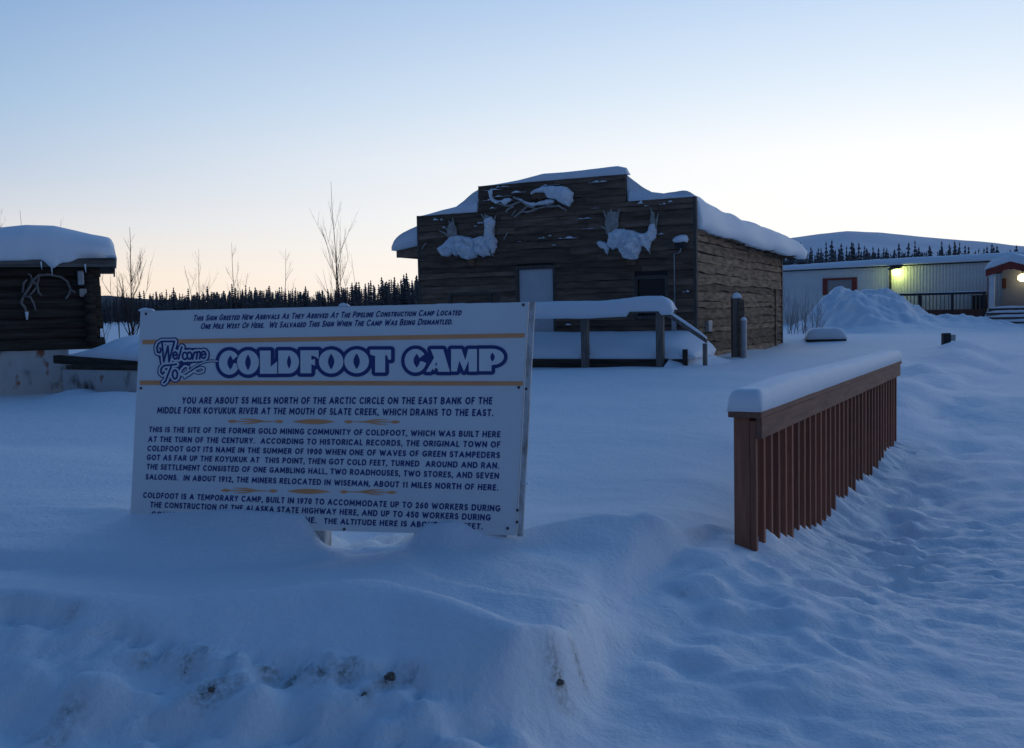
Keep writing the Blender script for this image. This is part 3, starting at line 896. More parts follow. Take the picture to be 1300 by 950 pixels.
def build_sign():
    root = empty('welcome_sign', SGN_M, 'white painted welcome board with blue lettering and orange stripes half buried in snow', 'sign')
    c = [sg(178, 395), sg(671, 383.5), sg(655, 680), sg(165, 664)]          # tl tr br bl
    T = .022
    mb = MB()
    tl, tr, br_, bl = c
    lo = lambda p: (p[0], p[1] - .10)
    mb.hexa([(bl[0] - .002, 0, bl[1] - .02), (br_[0], 0, br_[1]), (br_[0], T, br_[1]), (bl[0], T, bl[1] - .02), (tl[0], 0, tl[1]), (tr[0], 0, tr[1]), (tr[0], T, tr[1]), (tl[0], T, tl[1])])
    mb.build('sign_panel', M_board, root, M=SGN_M, bevel=.004)
    # end board standing behind the right edge
    e = MB(); a = sg(672.5, 383); b = sg(656.5, 681)
    e.hexa([(b[0], -.004, b[1]), (b[0] + .030, -.001, b[1]), (b[0] + .030, .018, b[1]), (b[0], .018, b[1]), (a[0], -.004, a[1]), (a[0] + .030, -.001, a[1]), (a[0] + .030, .018, a[1]), (a[0], .018, a[1])])
    e.build('edge_board', M_edge, root, M=SGN_M, bevel=.003)
    for px in (402, 632, 190):
        p = sg(px, 670)
        MB().box(p[0] - .045, p[0] + .045, T + .001, T + .09, -.5, .95).build('leg', M_edge, root, M=SGN_M, bevel=.004)
    # stripes
    for y0, y1 in (((433, 427), (439, 431.5)), ((485.5, 483.5 + 5), (489, 492.5 + 0))):
        pass
    for (lx, ly), (rx, ry), h in (((181, 434.5), (666, 426), 5.6), ((177.5, 486), (664, 487), 5.6)):
        p0, p1 = sg(lx, ly - h / 2), sg(rx, ry - h / 2); q0, q1 = sg(lx, ly + h / 2), sg(rx, ry + h / 2)
        MB().add([(q0[0], -.0015, q0[1]), (q1[0], -.0015, q1[1]), (p1[0], -.0015, p1[1]), (p0[0], -.0015, p0[1])], [(0, 1, 2, 3)]).build('stripe', M_orange, root, M=SGN_M, fix=False)
    put = lambda off: (lambda x, y: (sg(x, y)[0], -off, sg(x, y)[1]))

    def layer(name, Ffun, x0, x1, y0, y1, step, off, material, parent=root):
        xs = np.arange(x0, x1 + step, step); ys = np.arange(y0, y1 + step, step)
        X, Y = np.meshgrid(xs, ys); mb = MB(); contour(mb, Ffun(X, Y), xs, ys, put(off))
        return mb.build(name, material, parent, M=SGN_M, fix=False)

    # ---- headline: fat letters with lens-shaped counters
    def ell(cx, cy, rx, ry, n=40, a0=0, a1=360):
        return [(cx + rx * math.cos(math.radians(a0 + (a1 - a0) * i / n)), cy + ry * math.sin(math.radians(a0 + (a1 - a0) * i / n))) for i in range(n + 1)]

    def lens(cx, y0, y1, w, n=12):
        L_ = [(cx - w * math.sin(math.pi * i / n), y0 + (y1 - y0) * i / n) for i in range(n + 1)]
        return L_ + [(cx + w * math.sin(math.pi * i / n), y1 + (y0 - y1) * i / n) for i in range(1, n)]

    def glyph(ch):       # outer polygons and holes on a unit box, y down
        if ch == 'O': return [ell(.5, .5, .5, .5)], [lens(.5, .16, .84, .13)]
        if ch == 'C': return [ell(.5, .5, .5, .5)], [lens(.56, .2, .8, .15), [(.56, .42), (.78, .36), (1.05, .30), (1.05, .62), (.80, .52), (.62, .56)], [(.72, .36), (1.1, .10), (1.1, .62), (.8, .5)]]
        if ch == 'L': return [[(0, 0), (.62, 0), (.62, .70), (1, .46), (1, 1), (0, 1)]], []
        if ch == 'D': return [[(0, 0), (.45, 0)] + ell(.5, .5, .5, .5, 20, -90, 90) + [(.45, 1), (0, 1)]], [lens(.52, .2, .8, .10)]
        if ch == 'F': return [[(0, 0), (1, 0), (1, .40), (.88, .30), (.60, .22), (.60, .42), (.80, .38), (.80, .68), (.60, .60), (.60, 1), (0, 1)]], []
        if ch == 'T': return [[(0, 0), (1, 0), (1, .44), (.88, .44), (.80, .24), (.72, .24), (.72, 1), (.24, 1), (.24, .26), (.14, .26), (0, .20)]], []
        if ch == 'A': return [[(.20, 0), (.72, 0), (1, 1), (.52, 1), (.47, .84), (.38, .84), (.34, .96), (.28, .86), (.2, 1), (0, 1), (.34, .38)]], [[(.38, .72), (.47, .72), (.44, .55)]]
        if ch == 'M': return [[(0, 0), (.40, 0), (.55, .50), (.66, 0), (1, 0), (1, 1), (.68, 1), (.68, .52), (.50, 1), (.32, .52), (.22, 1), (0, 1)]], []
        if ch == 'P': return [[(0, 0), (.5, 0)] + ell(.54, .36, .46, .36, 20, -90, 90) + [(.50, .74), (.50, 1), (0, 1)]], [lens(.54, .16, .58, .09)]
    word = [('C', 278.3, 304.5), ('O', 301.5, 329.2), ('L', 330.5, 352.3), ('D', 353.8, 380), ('F', 381.8, 405), ('O', 405.3, 436.3), ('O', 437.5, 468.8), ('T', 470.2, 496.8),
            ('C', 514, 541.5), ('A', 541, 571.5), ('M', 573, 605.8), ('P', 608.5, 640)]
    shapes = []
    for ch, x0, x1 in word:
        yt = 445.8 - (x0 - 290) * .0083; yb = 475.2 - (x0 - 290) * .0118
        if ch in 'OC': yt -= .6; yb += .6
        outs, holes = glyph(ch)
        mp = lambda P: [(x0 + (x1 - x0) * a, yt + (yb - yt) * b) for a, b in P]
        shapes.append(([mp(P) for P in outs], [mp(P) for P in holes]))

    def white(X, Y):
        F = np.full(X.shape, -1e9)
        for outs, holes in shapes:
            f = np.full(X.shape, -1e9)
            for P in outs: f = np.maximum(f, poly_sdf(X, Y, P))
            for P in holes: f = np.minimum(f, -poly_sdf(X, Y, P))
            F = np.maximum(np.minimum(F, -f - .9), f)     # a thin blue line between touching letters
        return F

    def blue(X, Y):
        F = np.full(X.shape, -1e9)
        for outs, holes in shapes:
            for P in outs: F = np.maximum(F, poly_sdf(X, Y, P) + 4.6)
        return F
    h = layer('headline_lettering', blue, 270, 647, 436, 483, .45, .0030, M_ink)
    layer('letter_fill', white, 276, 642, 441, 478, .35, .0045, M_board, h)

    # ---- Welcome To script
    cp = lambda pts: [(150 + x / 4.483, 370 + y / 4.483) for x, y in pts]
    arc = lambda cx, cy, rx, ry, a0, a1, n=10: [(cx + rx * math.cos(math.radians(a0 + (a1 - a0) * i / n)), cy - ry * math.sin(math.radians(a0 + (a1 - a0) * i / n))) for i in range(n + 1)]
    big = [[(322, 285), (296, 286), (250, 286), (232, 298), (223, 322), (228, 348), (240, 350), (246, 334), (240, 324)], [(252, 290), (262, 402), (286, 312), (292, 402), (322, 288)],
           arc(327, 366, 12, 20, 0, 325), [(316, 366), (339, 363)], [(346, 386), (364, 318)], arc(382, 368, 13, 20, 50, 310), arc(408, 367, 13, 20, 0, 360, 14),
           [(426, 386), (434, 350)], arc(444, 358, 8, 12, 160, 0, 6) + [(448, 386)], arc(462, 356, 8, 12, 160, 0, 6) + [(466, 384)], arc(488, 362, 13, 20, 0, 325), [(475, 362), (501, 358)],
           [(334, 416), (300, 420), (262, 424), (248, 440), (246, 462), (256, 472), (264, 460)], [(306, 424), (272, 512), (262, 520)], arc(326, 474, 14, 25, 0, 360, 14)]
    fine = [[(352, 470), (360, 445), (380, 425), (402, 430), (396, 455), (372, 470), (352, 470), (372, 482), (402, 478), (440, 448), (470, 434), (490, 438), (486, 458), (460, 466), (430, 456), (404, 470), (380, 492)],
            [(404, 440), (440, 418), (480, 400), (520, 392), (562, 396)]]
    tail = [[(404, 452), (446, 424), (490, 402), (530, 396), (566, 398)]]
    big, fine, tail = [cp(l) for l in big], [cp(l) for l in fine], [cp(l) for l in tail]
    k = 1 / 4.483
    mass = cp([(225, 275), (330, 275), (345, 320), (505, 325), (515, 360), (500, 400), (420, 410), (350, 470), (330, 505), (270, 520), (250, 480), (240, 420), (225, 340)])
    outer = lambda X, Y: np.maximum(np.maximum(stroke_sdf(X, Y, big, 22 * k), stroke_sdf(X, Y, fine[:1], 10 * k)), np.maximum(stroke_sdf(X, Y, tail, 8 * k), poly_sdf(X, Y, mass)))
    mid = lambda X, Y: np.maximum(np.maximum(stroke_sdf(X, Y, big, 15.0 * k), stroke_sdf(X, Y, fine[:1], 5.0 * k)), stroke_sdf(X, Y, tail, 3.2 * k))
    inner = lambda X, Y: stroke_sdf(X, Y, big, 5.3 * k)
    w0 = layer('script_lettering', outer, 190, 279, 426, 494, .4, .0022, M_ink)
    w1 = layer('script_outline', mid, 191, 278, 427, 493, .35, .0036, M_board, w0)
    layer('script_strokes', inner, 192, 270, 428, 492, .3, .0052, M_ink, w0)

    # ---- ornaments
    def orn(cx, cy, sc, dy):
        F = []
        lensP = lambda a, b, w: [(cx + sc * (a + (b - a) * i / 12), cy + dy * (a + (b - a) * i / 12) - w * math.sin(math.pi * i / 12)) for i in range(13)] + [(cx + sc * (b + (a - b) * i / 12), cy + dy * (b + (a - b) * i / 12) + w * math.sin(math.pi * i / 12)) for i in range(1, 12)]
        P = [lensP(-28, 28, 3.2)]
        for s in (-1, 1):
            P += [lensP(s * 38, s * 112, .9), lensP(s * 38, s * 50, 2.1), lensP(s * 96, s * 110, 2.0)]
            for q in (-3.4, 0, 3.4):
                a = [(cx + sc * s * 60, cy + dy * s * 60 - .4), (cx + sc * s * 78, cy + dy * s * 78 + q * .75 - .9), (cx + sc * s * 98, cy + dy * s * 98 + q), (cx + sc * s * 80, cy + dy * s * 80 + q * .75 + .9)]
                P.append(a)

        def f(X, Y):
            o = np.full(X.shape, -1e9)
            for p in P: o = np.maximum(o, poly_sdf(X, Y, p))
            return o
        layer('arrow_ornament', f, cx - 116, cx + 116, cy - 9, cy + 9, .4, .0015, M_orange)
    orn(398.5, 535.5, 1.0, .004); orn(392, 624, 1.02, .012)

    # ---- running text: bold sans letters drawn as strokes
    A_ = lambda cx, cy, rx, ry, a0, a1, n=12: [(cx + rx * math.cos(math.radians(a0 + (a1 - a0) * i / n)), cy + ry * math.sin(math.radians(a0 + (a1 - a0) * i / n))) for i in range(n + 1)]
    bowl = lambda y0, y1, x=1.0: [(0, y0), (.5 * x, y0)] + A_(.5 * x, (y0 + y1) / 2, .5 * x, (y1 - y0) / 2, -90, 90, 8) + [(0, y1)]
    GL = {
        'A': (.84, [[(0, 0), (.5, 1), (1, 0)], [(.22, .30), (.78, .30)]]), 'B': (.64, [[(0, 0), (0, 1)], bowl(.52, 1, .88), bowl(0, .52)]),
        'C': (.74, [A_(.56, .5, .56, .5, 48, 312)]), 'D': (.76, [[(0, 0), (0, 1)], bowl(0, 1)]), 'E': (.54, [[(1, 0), (0, 0), (0, 1), (1, 1)], [(0, .52), (.88, .52)]]),
        'F': (.52, [[(0, 0), (0, 1), (1, 1)], [(0, .50), (.86, .50)]]), 'G': (.80, [A_(.54, .5, .54, .5, 50, 335) + [(1, .44), (.62, .44)]]), 'H': (.72, [[(0, 0), (0, 1)], [(1, 0), (1, 1)], [(0, .52), (1, .52)]]),
        'I': (.19, [[(.5, 0), (.5, 1)]]), 'J': (.45, [[(1, 1), (1, .25)] + A_(.5, .25, .5, .25, 0, -150, 6)]), 'K': (.68, [[(0, 0), (0, 1)], [(.92, 1), (.05, .45)], [(.35, .62), (1, 0)]]),
        'L': (.52, [[(0, 1), (0, 0), (1, 0)]]), 'M': (.92, [[(0, 0), (.06, 1), (.5, .22), (.94, 1), (1, 0)]]), 'N': (.74, [[(0, 0), (0, 1), (1, 0), (1, 1)]]),
        'O': (.84, [A_(.5, .5, .5, .5, 0, 360, 20)]), 'P': (.60, [[(0, 0), (0, 1)], bowl(.44, 1)]), 'R': (.66, [[(0, 0), (0, 1)], bowl(.46, 1, .92), [(.45, .46), (1, 0)]]),
        'S': (.58, [A_(.5, .74, .46, .26, 35, 250, 9) + A_(.5, .26, .5, .26, 70, -150, 9)]), 'T': (.64, [[(0, 1), (1, 1)], [(.5, 0), (.5, 1)]]), 'U': (.70, [[(0, 1), (0, .36)] + A_(.5, .36, .5, .36, 180, 360, 9) + [(1, 1)]]),
        'V': (.78, [[(0, 1), (.5, 0), (1, 1)]]), 'W': (1.08, [[(0, 1), (.26, 0), (.5, .86), (.74, 0), (1, 1)]]), 'Y': (.72, [[(0, 1), (.5, .46), (1, 1)], [(.5, .46), (.5, 0)]]),
        '0': (.60, [A_(.5, .5, .5, .5, 0, 360, 18)]), '1': (.36, [[(.2, .80), (.75, 1), (.75, 0)]]), '2': (.56, [A_(.5, .70, .46, .30, 165, -35, 8) + [(.02, 0), (1, 0)]]),
        '4': (.62, [[(.76, 0), (.76, 1), (0, .28), (1, .28)]]), '5': (.56, [[(.95, 1), (.15, 1), (.08, .58)] + A_(.48, .32, .50, .32, 110, -150, 9)]),
        '6': (.60, [A_(.5, .32, .48, .32, 0, 360, 12), [(.80, 1), (.40, .84), (.10, .52), (.03, .32)]]), '7': (.56, [[(0, 1), (1, 1), (.35, 0)]]),
        '9': (.60, [A_(.5, .68, .48, .32, 0, 360, 12), [(.20, 0), (.60, .16), (.90, .48), (.97, .68)]]), '.': (.19, [[(.5, 0), (.5, .01)]]), ',': (.19, [[(.6, .04), (.3, -.16)]]),
    }
    cache = {}

    def gmesh(ch, r):
        if (ch, r) not in cache:
            w, ls = GL[ch]; w = max(w, 2 * r)
            L_ = [[(r + x * (w - 2 * r), r + y * (1 - 2 * r)) for x, y in l] for l in ls]
            xs = np.arange(-.06, w + .12, .045); ys = np.arange(-.28, 1.1, .045); X, Y = np.meshgrid(xs, ys)
            m_ = MB(); contour(m_, stroke_sdf(X, Y, L_, r), xs, ys, lambda x, y: (x, y, 0))
            cache[(ch, r)] = (w, m_)
        return cache[(ch, r)]

    def text(lines):
        for s, (lx, ly), (rx, ry), cap, sty in lines:
            r = .108 if sty == 'b' else .098; gap = .13 if sty == 'b' else .10
            x = 0; items = []
            for ch in s:
                if ch == ' ': x += .42; continue
                k = .80 if (ch.islower() and sty == 'i') else 1.0
                w, m_ = gmesh(ch.upper(), r / (k if k < 1 else 1)); items.append((x, k, m_)); x += (w + gap) * k
            total = x - gap
            p0, p1 = sg(lx, ly), sg(rx, ry); H = sg(lx, ly - cap)[1] - p0[1]
            sx = (p1[0] - p0[0]) / total; sh = (.24 if sty == 'i' else .05) * H
            mb = MB()
            for x, k, m_ in items:
                vs = []
                for vx, vy, _ in m_.v:
                    X = (x + vx * k); t = X / total
                    vs.append((p0[0] + X * sx + sh * (vy * k - .4), -.0016, p0[1] + (p1[1] - p0[1]) * t + vy * k * H))
                mb.add(vs, m_.f)
            mb.build('text_line', M_ink, root, M=SGN_M, fix=False)
    text([('This Sign Greeted New Arrivals As They Arrived At The Pipeline Construction Camp Located', (245.5, 407.8), (586, 400.6), 7.6, 'i'),
          ('One Mile West Of Here.  We Salvaged This Sign When The Camp Was Being Dismantled.', (255, 418.2), (575, 412.2), 7.8, 'i')])
    text([('YOU ARE ABOUT 55 MILES NORTH OF THE ARCTIC CIRCLE ON THE EAST BANK OF THE', (231, 512.9), (625, 513.7), 8.7, 'b'),
          ('MIDDLE FORK KOYUKUK RIVER AT THE MOUTH OF SLATE CREEK, WHICH DRAINS TO THE EAST.', (199.5, 525.2), (626.5, 528.8), 8.5, 'b')])
    text([('THIS IS THE SITE OF THE FORMER GOLD MINING COMMUNITY OF COLDFOOT, WHICH WAS BUILT HERE', (189, 549), (635.3, 555.6), 7.3, 'b'),
          ('AT THE TURN OF THE CENTURY.  ACCORDING TO HISTORICAL RECORDS, THE ORIGINAL TOWN OF', (188, 561.3), (635.2, 568.6), 7.3, 'b'),
          ('COLDFOOT GOT ITS NAME IN THE SUMMER OF 1900 WHEN ONE OF WAVES OF GREEN STAMPEDERS', (187, 573), (634.8, 582), 7.3, 'b'),
          ('GOT AS FAR UP THE KOYUKUK AT  THIS POINT, THEN GOT COLD FEET, TURNED  AROUND AND RAN.', (186.2, 584.3), (633.8, 595.3), 7.3, 'b'),
          ('THE SETTLEMENT CONSISTED OF ONE GAMBLING HALL, TWO ROADHOUSES, TWO STORES, AND SEVEN', (186, 596.2), (633.5, 608.3), 7.3, 'b'),
          ('SALOONS.  IN ABOUT 1912, THE MINERS RELOCATED IN WISEMAN, ABOUT 11 MILES NORTH OF HERE.', (184.7, 609), (632.7, 623.2), 7.3, 'b')])
    text([('COLDFOOT IS A TEMPORARY CAMP, BUILT IN 1970 TO ACCOMMODATE UP TO 260 WORKERS DURING', (181.6, 632.3), (635.3, 649.8), 7.5, 'b'),
          ('THE CONSTRUCTION OF THE ALASKA STATE HIGHWAY HERE, AND UP TO 450 WORKERS DURING', (190.5, 644.4), (623, 661.4), 7.5, 'b'),
          ('CONSTRUCTION OF THE ALASKA PIPELINE.', (192, 656.6), (402, 664.6), 7.5, 'b'),
          ('THE ALTITUDE HERE IS ABOUT 1,062 FEET.', (411, 665.2), (613, 672.5), 7.5, 'b')])
    for px, py in ((185.5, 398.6), (664.5, 387.3), (179, 493), (658.5, 492), (644.5, 671), (437, 672), (668, 494), (657, 648), (656.5, 663)):
        u, v = sg(px, py); mb = MB(); mb.tube([(u, .0, v), (u, -.006, v)], [.0085, .007], 10)
        mb.build('bolt', M_bolt, root, M=SGN_M)
    # snow caught on the edge
    for px, py, s in ((185, 394.6, .05), (436, 388.6, .03), (664, 615, .03)):
        u, v = sg(px, py); mb = MB()
        for k in range(1):
            b_ = blanket(9, 5, lambda a, b: (u + (a - .5) * s * 2, .024 * b - .002, v), lambda a, b: (u + (a - .5) * s * 2, .024 * b - .002, v + .006 + .012 * edge_round(a, b, 2) * (1 + n1(a * 4, 3))))
        b_.build('snow_tuft', M_snow, root, smooth=True, M=SGN_M)


build_sign()


# ------------------------------------------------------------------ railing by the path
def build_fence():
    F = FENCE; L = FLEN; M = F.M
    z = RAIL_Z - F.o.z            # underside of the cap
    root = empty('wooden_railing', M, 'red-brown wooden railing with close balusters and a thick snow cap beside the trodden path', 'railing')
    # local y>0 is the field side, y<0 the path side
    MB().box(-.05, L + .05, -.080, .118, z, z + .038).build('cap_board', M_railh, root, M=M, bevel=.004)
    MB().box(-.012, L, -.074, -.038, z - .125, z - .002).build('top_rail', M_railh, root, M=M, bevel=.003)
    MB().box(.10, L - .1, .062, .098, z - .125, z - .002).build('top_rail', M_railh, root, M=M, bevel=.003)
    MB().box(-.01, .085, .0, .096, -.5, z - .002).build('post', M_rail, root, M=M, bevel=.005)
    for x in (L * .5, L - .1): MB().box(x, x + .09, .0, .060, -.5, z - .003).build('post', M_rail, root, M=M, bevel=.004)
    n = 33; first = None
    for i in range(n):
        x = .012 + (L - .04) * i / (n - 1)
        if first is None:
            o = first = MB().box(-.021, .021, -.0365, -.0015, -.7, z - .02).build('baluster', M_rail, root, M=M, bevel=.003)
            o.matrix_world = M @ Matrix.Translation((x, 0, 0))
        else:
            o = first.copy(); COL.objects.link(o); o.parent = root
            o.matrix_world = M @ Matrix.Translation((x + RNG.uniform(-.006, .006), 0, RNG.uniform(-.004, .004))) @ Matrix.Rotation(RNG.uniform(-.005, .005), 4, 'Y')
    for i in range(n - 1):
        x = .012 + (L - .04) * (i + .5) / (n - 1)
        if any(abs(x - q) < .1 for q in (.04, L * .5 + .045, L - .055)): continue
        o = first.copy(); COL.objects.link(o); o.parent = root; o.matrix_world = M @ Matrix.Translation((x, .100, 0))
    h0 = .142

    def top(s, t):
        x = -.075 + (L + .14) * s; y = -.088 + .212 * t
        e = edge_round(s, t, 3.2) if 0 < s < 1 else 0
        e = (max(0, 1 - abs(2 * t - 1) ** 7)) ** .5 * min(1, (min(s, 1 - s) * L / .05)) ** .4
        hh = h0 * (.97 + .16 * n1(x * .8, 3) + .05 * n1(x * 4 + y * 6, 5)) * (1 - .15 * s)
        return (x, y + .008 * n1(x * 3, 8), z + .040 + hh * e)
    blanket(160, 22, lambda s, t: (-.07 + (L + .13) * s, -.080 + .196 * t, z + .0385), top).build('snow_cap', M_snow, root, smooth=True, M=M)

    # snow packed against the foot of the slats
    nu, nv = 320, 9; P = np.zeros((nv, nu, 3)); U = np.linspace(-.06, L + .1, nu)
    for j, v in enumerate(np.linspace(0, 1, nv)):
        yy = -.26 + .25 * v
        wx = F.o.x + U * math.cos(F.a) - yy * math.sin(F.a); wy = F.o.y + U * math.sin(F.a) + yy * math.cos(F.a)
        lift = (.055 + .10 * fbm(U / .13, U * 0 + 3, 93, 3) + .06 * fbm(U / .5, U * 0 + 7, 94, 2)) * v ** 1.6
        P[j, :, 0], P[j, :, 1], P[j, :, 2] = wx, wy, ground_h(wx, wy) - .012 * (1 - v) - .004 + lift * np.clip((U + .02) / .45, 0, 1) - .03 * np.clip((.04 - U) / .1, 0, 1) - .05 * np.clip((U - L + .05) / .15, 0, 1)
    o = MB().grid(P).build('snow_bank', M_ground, smooth=True); o['kind'] = 'structure'


build_fence()


# ------------------------------------------------------------------ the cabin
def vn1(x, seed): return float(vnoise(np.array([x]), np.array([seed * 7.31]), 77)[0])


def board_wall(mb, x0, x1, z0, z1, rowh, edge, seed, hole=(), put=None, top=None, step=.12, thick=.03, hvar=.25, joints=True, gap=-.015):
    """rows of lapped boards with wavy lower edges; hole = [(xa,xb,za,zb)] left open"""
    r = random.Random(seed); z = z0; k = 0
    while z < z1 - .01:
        h = rowh * r.uniform(1 - hvar, 1 + hvar); zt = min(z + h, z1)
        iv = [(x0, x1)]
        for xa, xb, za, zb in hole:
            if zb > z + .02 and za < zt - .02:
                nv = []
                for a, b in iv:
                    if xb <= a or xa >= b: nv.append((a, b)); continue
                    if xa > a: nv.append((a, xa))
                    if xb < b: nv.append((xb, b))
                iv = nv
        cuts = []
        for a, b in iv:                                   # butt joints
            xx = a
            while joints and b - xx > 3.2:
                c = xx + r.uniform(1.6, 3.0); cuts.append((xx, c - .004)); xx = c
            cuts.append((xx, b))
        for a, b in cuts:
            n = max(2, int((b - a) / step) + 1); off = r.random() * 50; vs = []; fs = []
            o2 = r.uniform(0, .008)
            for i in range(n):
                x = a + (b - a) * i / (n - 1)
                zb = z + (edge * 2 * (vn1(x * 1.1 + off, seed + k) + .35 * vn1(x * 3.1 + off, seed + k + 50))) - .012 if z > z0 + .01 else z
                zt2 = zt - gap * (1 + 1.6 * vn1(x * .9 + off, seed + k + 90)) if zt < z1 - .01 else zt
                if top: zt2 = min(zt2, top(x))
                zb = min(zb, zt2 - .01)
                vs += [put(x, -thick - o2, zb), put(x, -.012 - o2 - .3 * thick, zt2), put(x, 0, zt2), put(x, 0, zb)]
            for i in range(n - 1):
                q = i * 4
                for c in range(4): fs.append((q + c, q + 4 + c, q + 4 + (c + 1) % 4, q + (c + 1) % 4))
            fs += [(0, 1, 2, 3), ((n - 1) * 4 + 3, (n - 1) * 4 + 2, (n - 1) * 4 + 1, (n - 1) * 4)]
            mb.add(vs, fs)
        z = zt; k += 1


def build_cabin():
    H = HOUSE; M = H.M
    root = empty('false_front_cabin', M, 'dark plank false-front cabin with stepped parapet and thick snow on its roof', 'cabin')
    fz = lambda px, py: H.at_ly(px, py, 0)
    zsh = (fz(538, 272).z + fz(881, 253).z) / 2            # shoulders
    zc = (fz(608, 232).z + fz(795, 227).z) / 2 + .0        # centre block
    xa, xb = fz(608, 240).x, fz(795, 240).x
    d0, d1 = fz(657.5, 345).x, fz(704, 345).x; dz = (fz(657, 341).z + fz(704, 339.5).z) / 2
    w0, w1 = fz(806, 352).x, fz(848, 352).x; wz = fz(826, 351).z; wb = fz(826, 390).z - .25
    v0, v1 = fz(571, 372).x, fz(635, 372).x; vz = (fz(571, 373).z + fz(635, 369).z) / 2; vb = vz - .85
    holes = [(d0, d1, -1, dz), (w0, w1, wb, wz), (v0, v1, vb, vz)]
    # front: lower field and the stepped parapet
    mb = MB(); put = lambda x, y, z: (x, y, z)
    board_wall(mb, 0, CW, -.2, zsh, .155, .022, 5, holes, put, thick=.05, gap=.012)
    board_wall(mb, xa, xb, zsh, zc, .155, .022, 6, (), put, thick=.05, gap=.012)
    mb.box(.0, d0, .001, .06, -.2, zsh - .01); mb.box(d1, CW, .001, .06, -.2, zsh - .01) if False else None
    mb.build('front_wall', M_front, root, M=M)
    # backing boards with the same openings
    bk = MB()
    xs = sorted([0, CW, d0, d1, w0, w1, v0, v1]); zs = sorted([-.2, zsh - .01, dz, wb, wz, vb, vz])
    for i in range(len(xs) - 1):
        for j in range(len(zs) - 1):
            cx, cz = (xs[i] + xs[i + 1]) / 2, (zs[j] + zs[j + 1]) / 2
            if any(a < cx < b and c < cz < d for a, b, c, d in holes): continue
            bk.box(xs[i] + .001, xs[i + 1] - .001, .004, .08, zs[j], zs[j + 1])
    bk.box(xa + .01, xb - .01, .004, .08, zsh, zc - .01)
    bk.build('wall_backing', M_dark, root, M=M)
    # door: plain pale leaf in a narrow frame
    dr = MB().box(d0 + .03, d1 - .03, .0, .045, .15, dz - .03).build('door', M_door, root, M=M, bevel=.006)
    fr = MB(); fr.box(d0 - .05, d0 + .028, -.05, .05, .15, dz + .02); fr.box(d1 - .028, d1 + .05, -.05, .05, .15, dz + .02); fr.box(d0 - .05, d1 + .05, -.052, .05, dz - .026, dz + .055)
    fr.build('door_frame', M_trim, root, M=M)
    for a, b, zb, zt, mull in ((w0, w1, wb, wz, None), (v0, v1, vb, vz, .80)):
        fr = MB(); t = .06
        fr.box(a - .02, a + t, -.05, .06, zb, zt); fr.box(b - t, b + .02, -.05, .06, zb, zt); fr.box(a + t, b - t, -.048, .06, zt - t, zt + .02); fr.box(a + t, b - t, -.048, .06, zb - .02, zb + t)
        if mull: fr.box(a + (b - a) * mull - .035, a + (b - a) * mull + .035, -.03, .06, zb + t, zt - t)
        w = fr.build('window', M_trim, root, M=M)
        MB().box(a + t + .001, b - t - .001, .03, .036, zb + t + .001, zt - t - .001).build('pane', M_glass, w, M=M)
        if mull:
            m_ = a + (b - a) * mull
            MB().box(m_ + .036, b - t - .004, .012, .024, zb + t, zt - t - .002).build('shutter_strip', M_door, w, M=M)
    MB().box(CW - .005, CW + .055, -.055, .06, -.3, zsh + .01).build('corner_board', M_trim, root, M=M, bevel=.004)
    MB().box(-.055, .005, -.055, .06, -.3, zsh + .01).build('corner_board', M_trim, root, M=M, bevel=.004)
    # side wall of live-edge slabs
    SX = CW - .02
    ysb = H.at_lx(990, 400, SX).y
    zeave = H.at_lx(893, 293, SX).z + .15
    zfar = H.at_lx(986, 323, SX).z + .15
    sw = MB()
    board_wall(sw, .07, ysb, -.25, max(zeave, zfar), .195, .04, 9, (), lambda x, y, z: (SX - y, x, z), top=lambda y: zeave + (zfar - zeave) * y / ysb, step=.07, thick=.06, hvar=.35, joints=False, gap=.022)
    sw.build('side_wall', M_slab, root, M=M)
    bk = MB(); bk.hexa([(.1, .09, -.25), (SX - .003, .09, -.25), (SX - .003, ysb, -.25), (.1, ysb, -.25), (.1, .09, zeave), (SX - .003, .09, zeave), (SX - .003, ysb, zfar), (.1, ysb, zfar)])
    bk.build('wall_backing', M_dark, root, M=M)
    MB().box(SX - .05, SX + .075, ysb - .0, ysb + .10, -.3, zfar + .05).build('corner_board', M_slab, root, M=M, bevel=.004)
    q = H.at_lx(984, 372, SX)
    MB().box(SX + .055, SX + .085, q.y - .32, q.y - .18, -.2, q.z + .1).build('batten', M_slab, root, M=M, bevel=.004)
    # roof: low gable running back, eave board on the right widening over the wall
    e0 = Vector((CW + .0, .10, H.at_lx(883, 290, CW).z)); ye = ysb + .55
    e1 = H.at_ly(1016, 326, ye)
    lx = H.at_ly(505, 322, .3); el = Vector((lx.x, .3, lx.z))
    zr = e0.z + .42
    xr = CW * .5
    t = .09
    mb = MB()
    mb.hexa([(xr, .1, zr), e0, e1, (xr, ye, zr), (xr, .1, zr + t), e0 + Vector((0, 0, t)), e1 + Vector((0, 0, t)), (xr, ye, zr + t)])
    mb.hexa([el, (xr - .004, .1, zr), (xr - .004, ye, zr), (el.x, ye, el.z), el + Vector((0, 0, t)), (xr - .004, .1, zr + t), (xr - .004, ye, zr + t), (el.x, ye, el.z + t)])
    roof = mb.build('roof', M_post, root, M=M)
    fb = MB(); dv = (e1 - e0)
    fb.hexa([e0 + Vector((.005, 0, -.08)), e0 + Vector((.04, 0, -.08)), e1 + Vector((.04, 0, -.05)), e1 + Vector((.005, 0, -.05)), e0 + Vector((.005, 0, t + .02)), e0 + Vector((.04, 0, t + .02)), e1 + Vector((.04, 0, t)), e1 + Vector((.005, 0, t))])
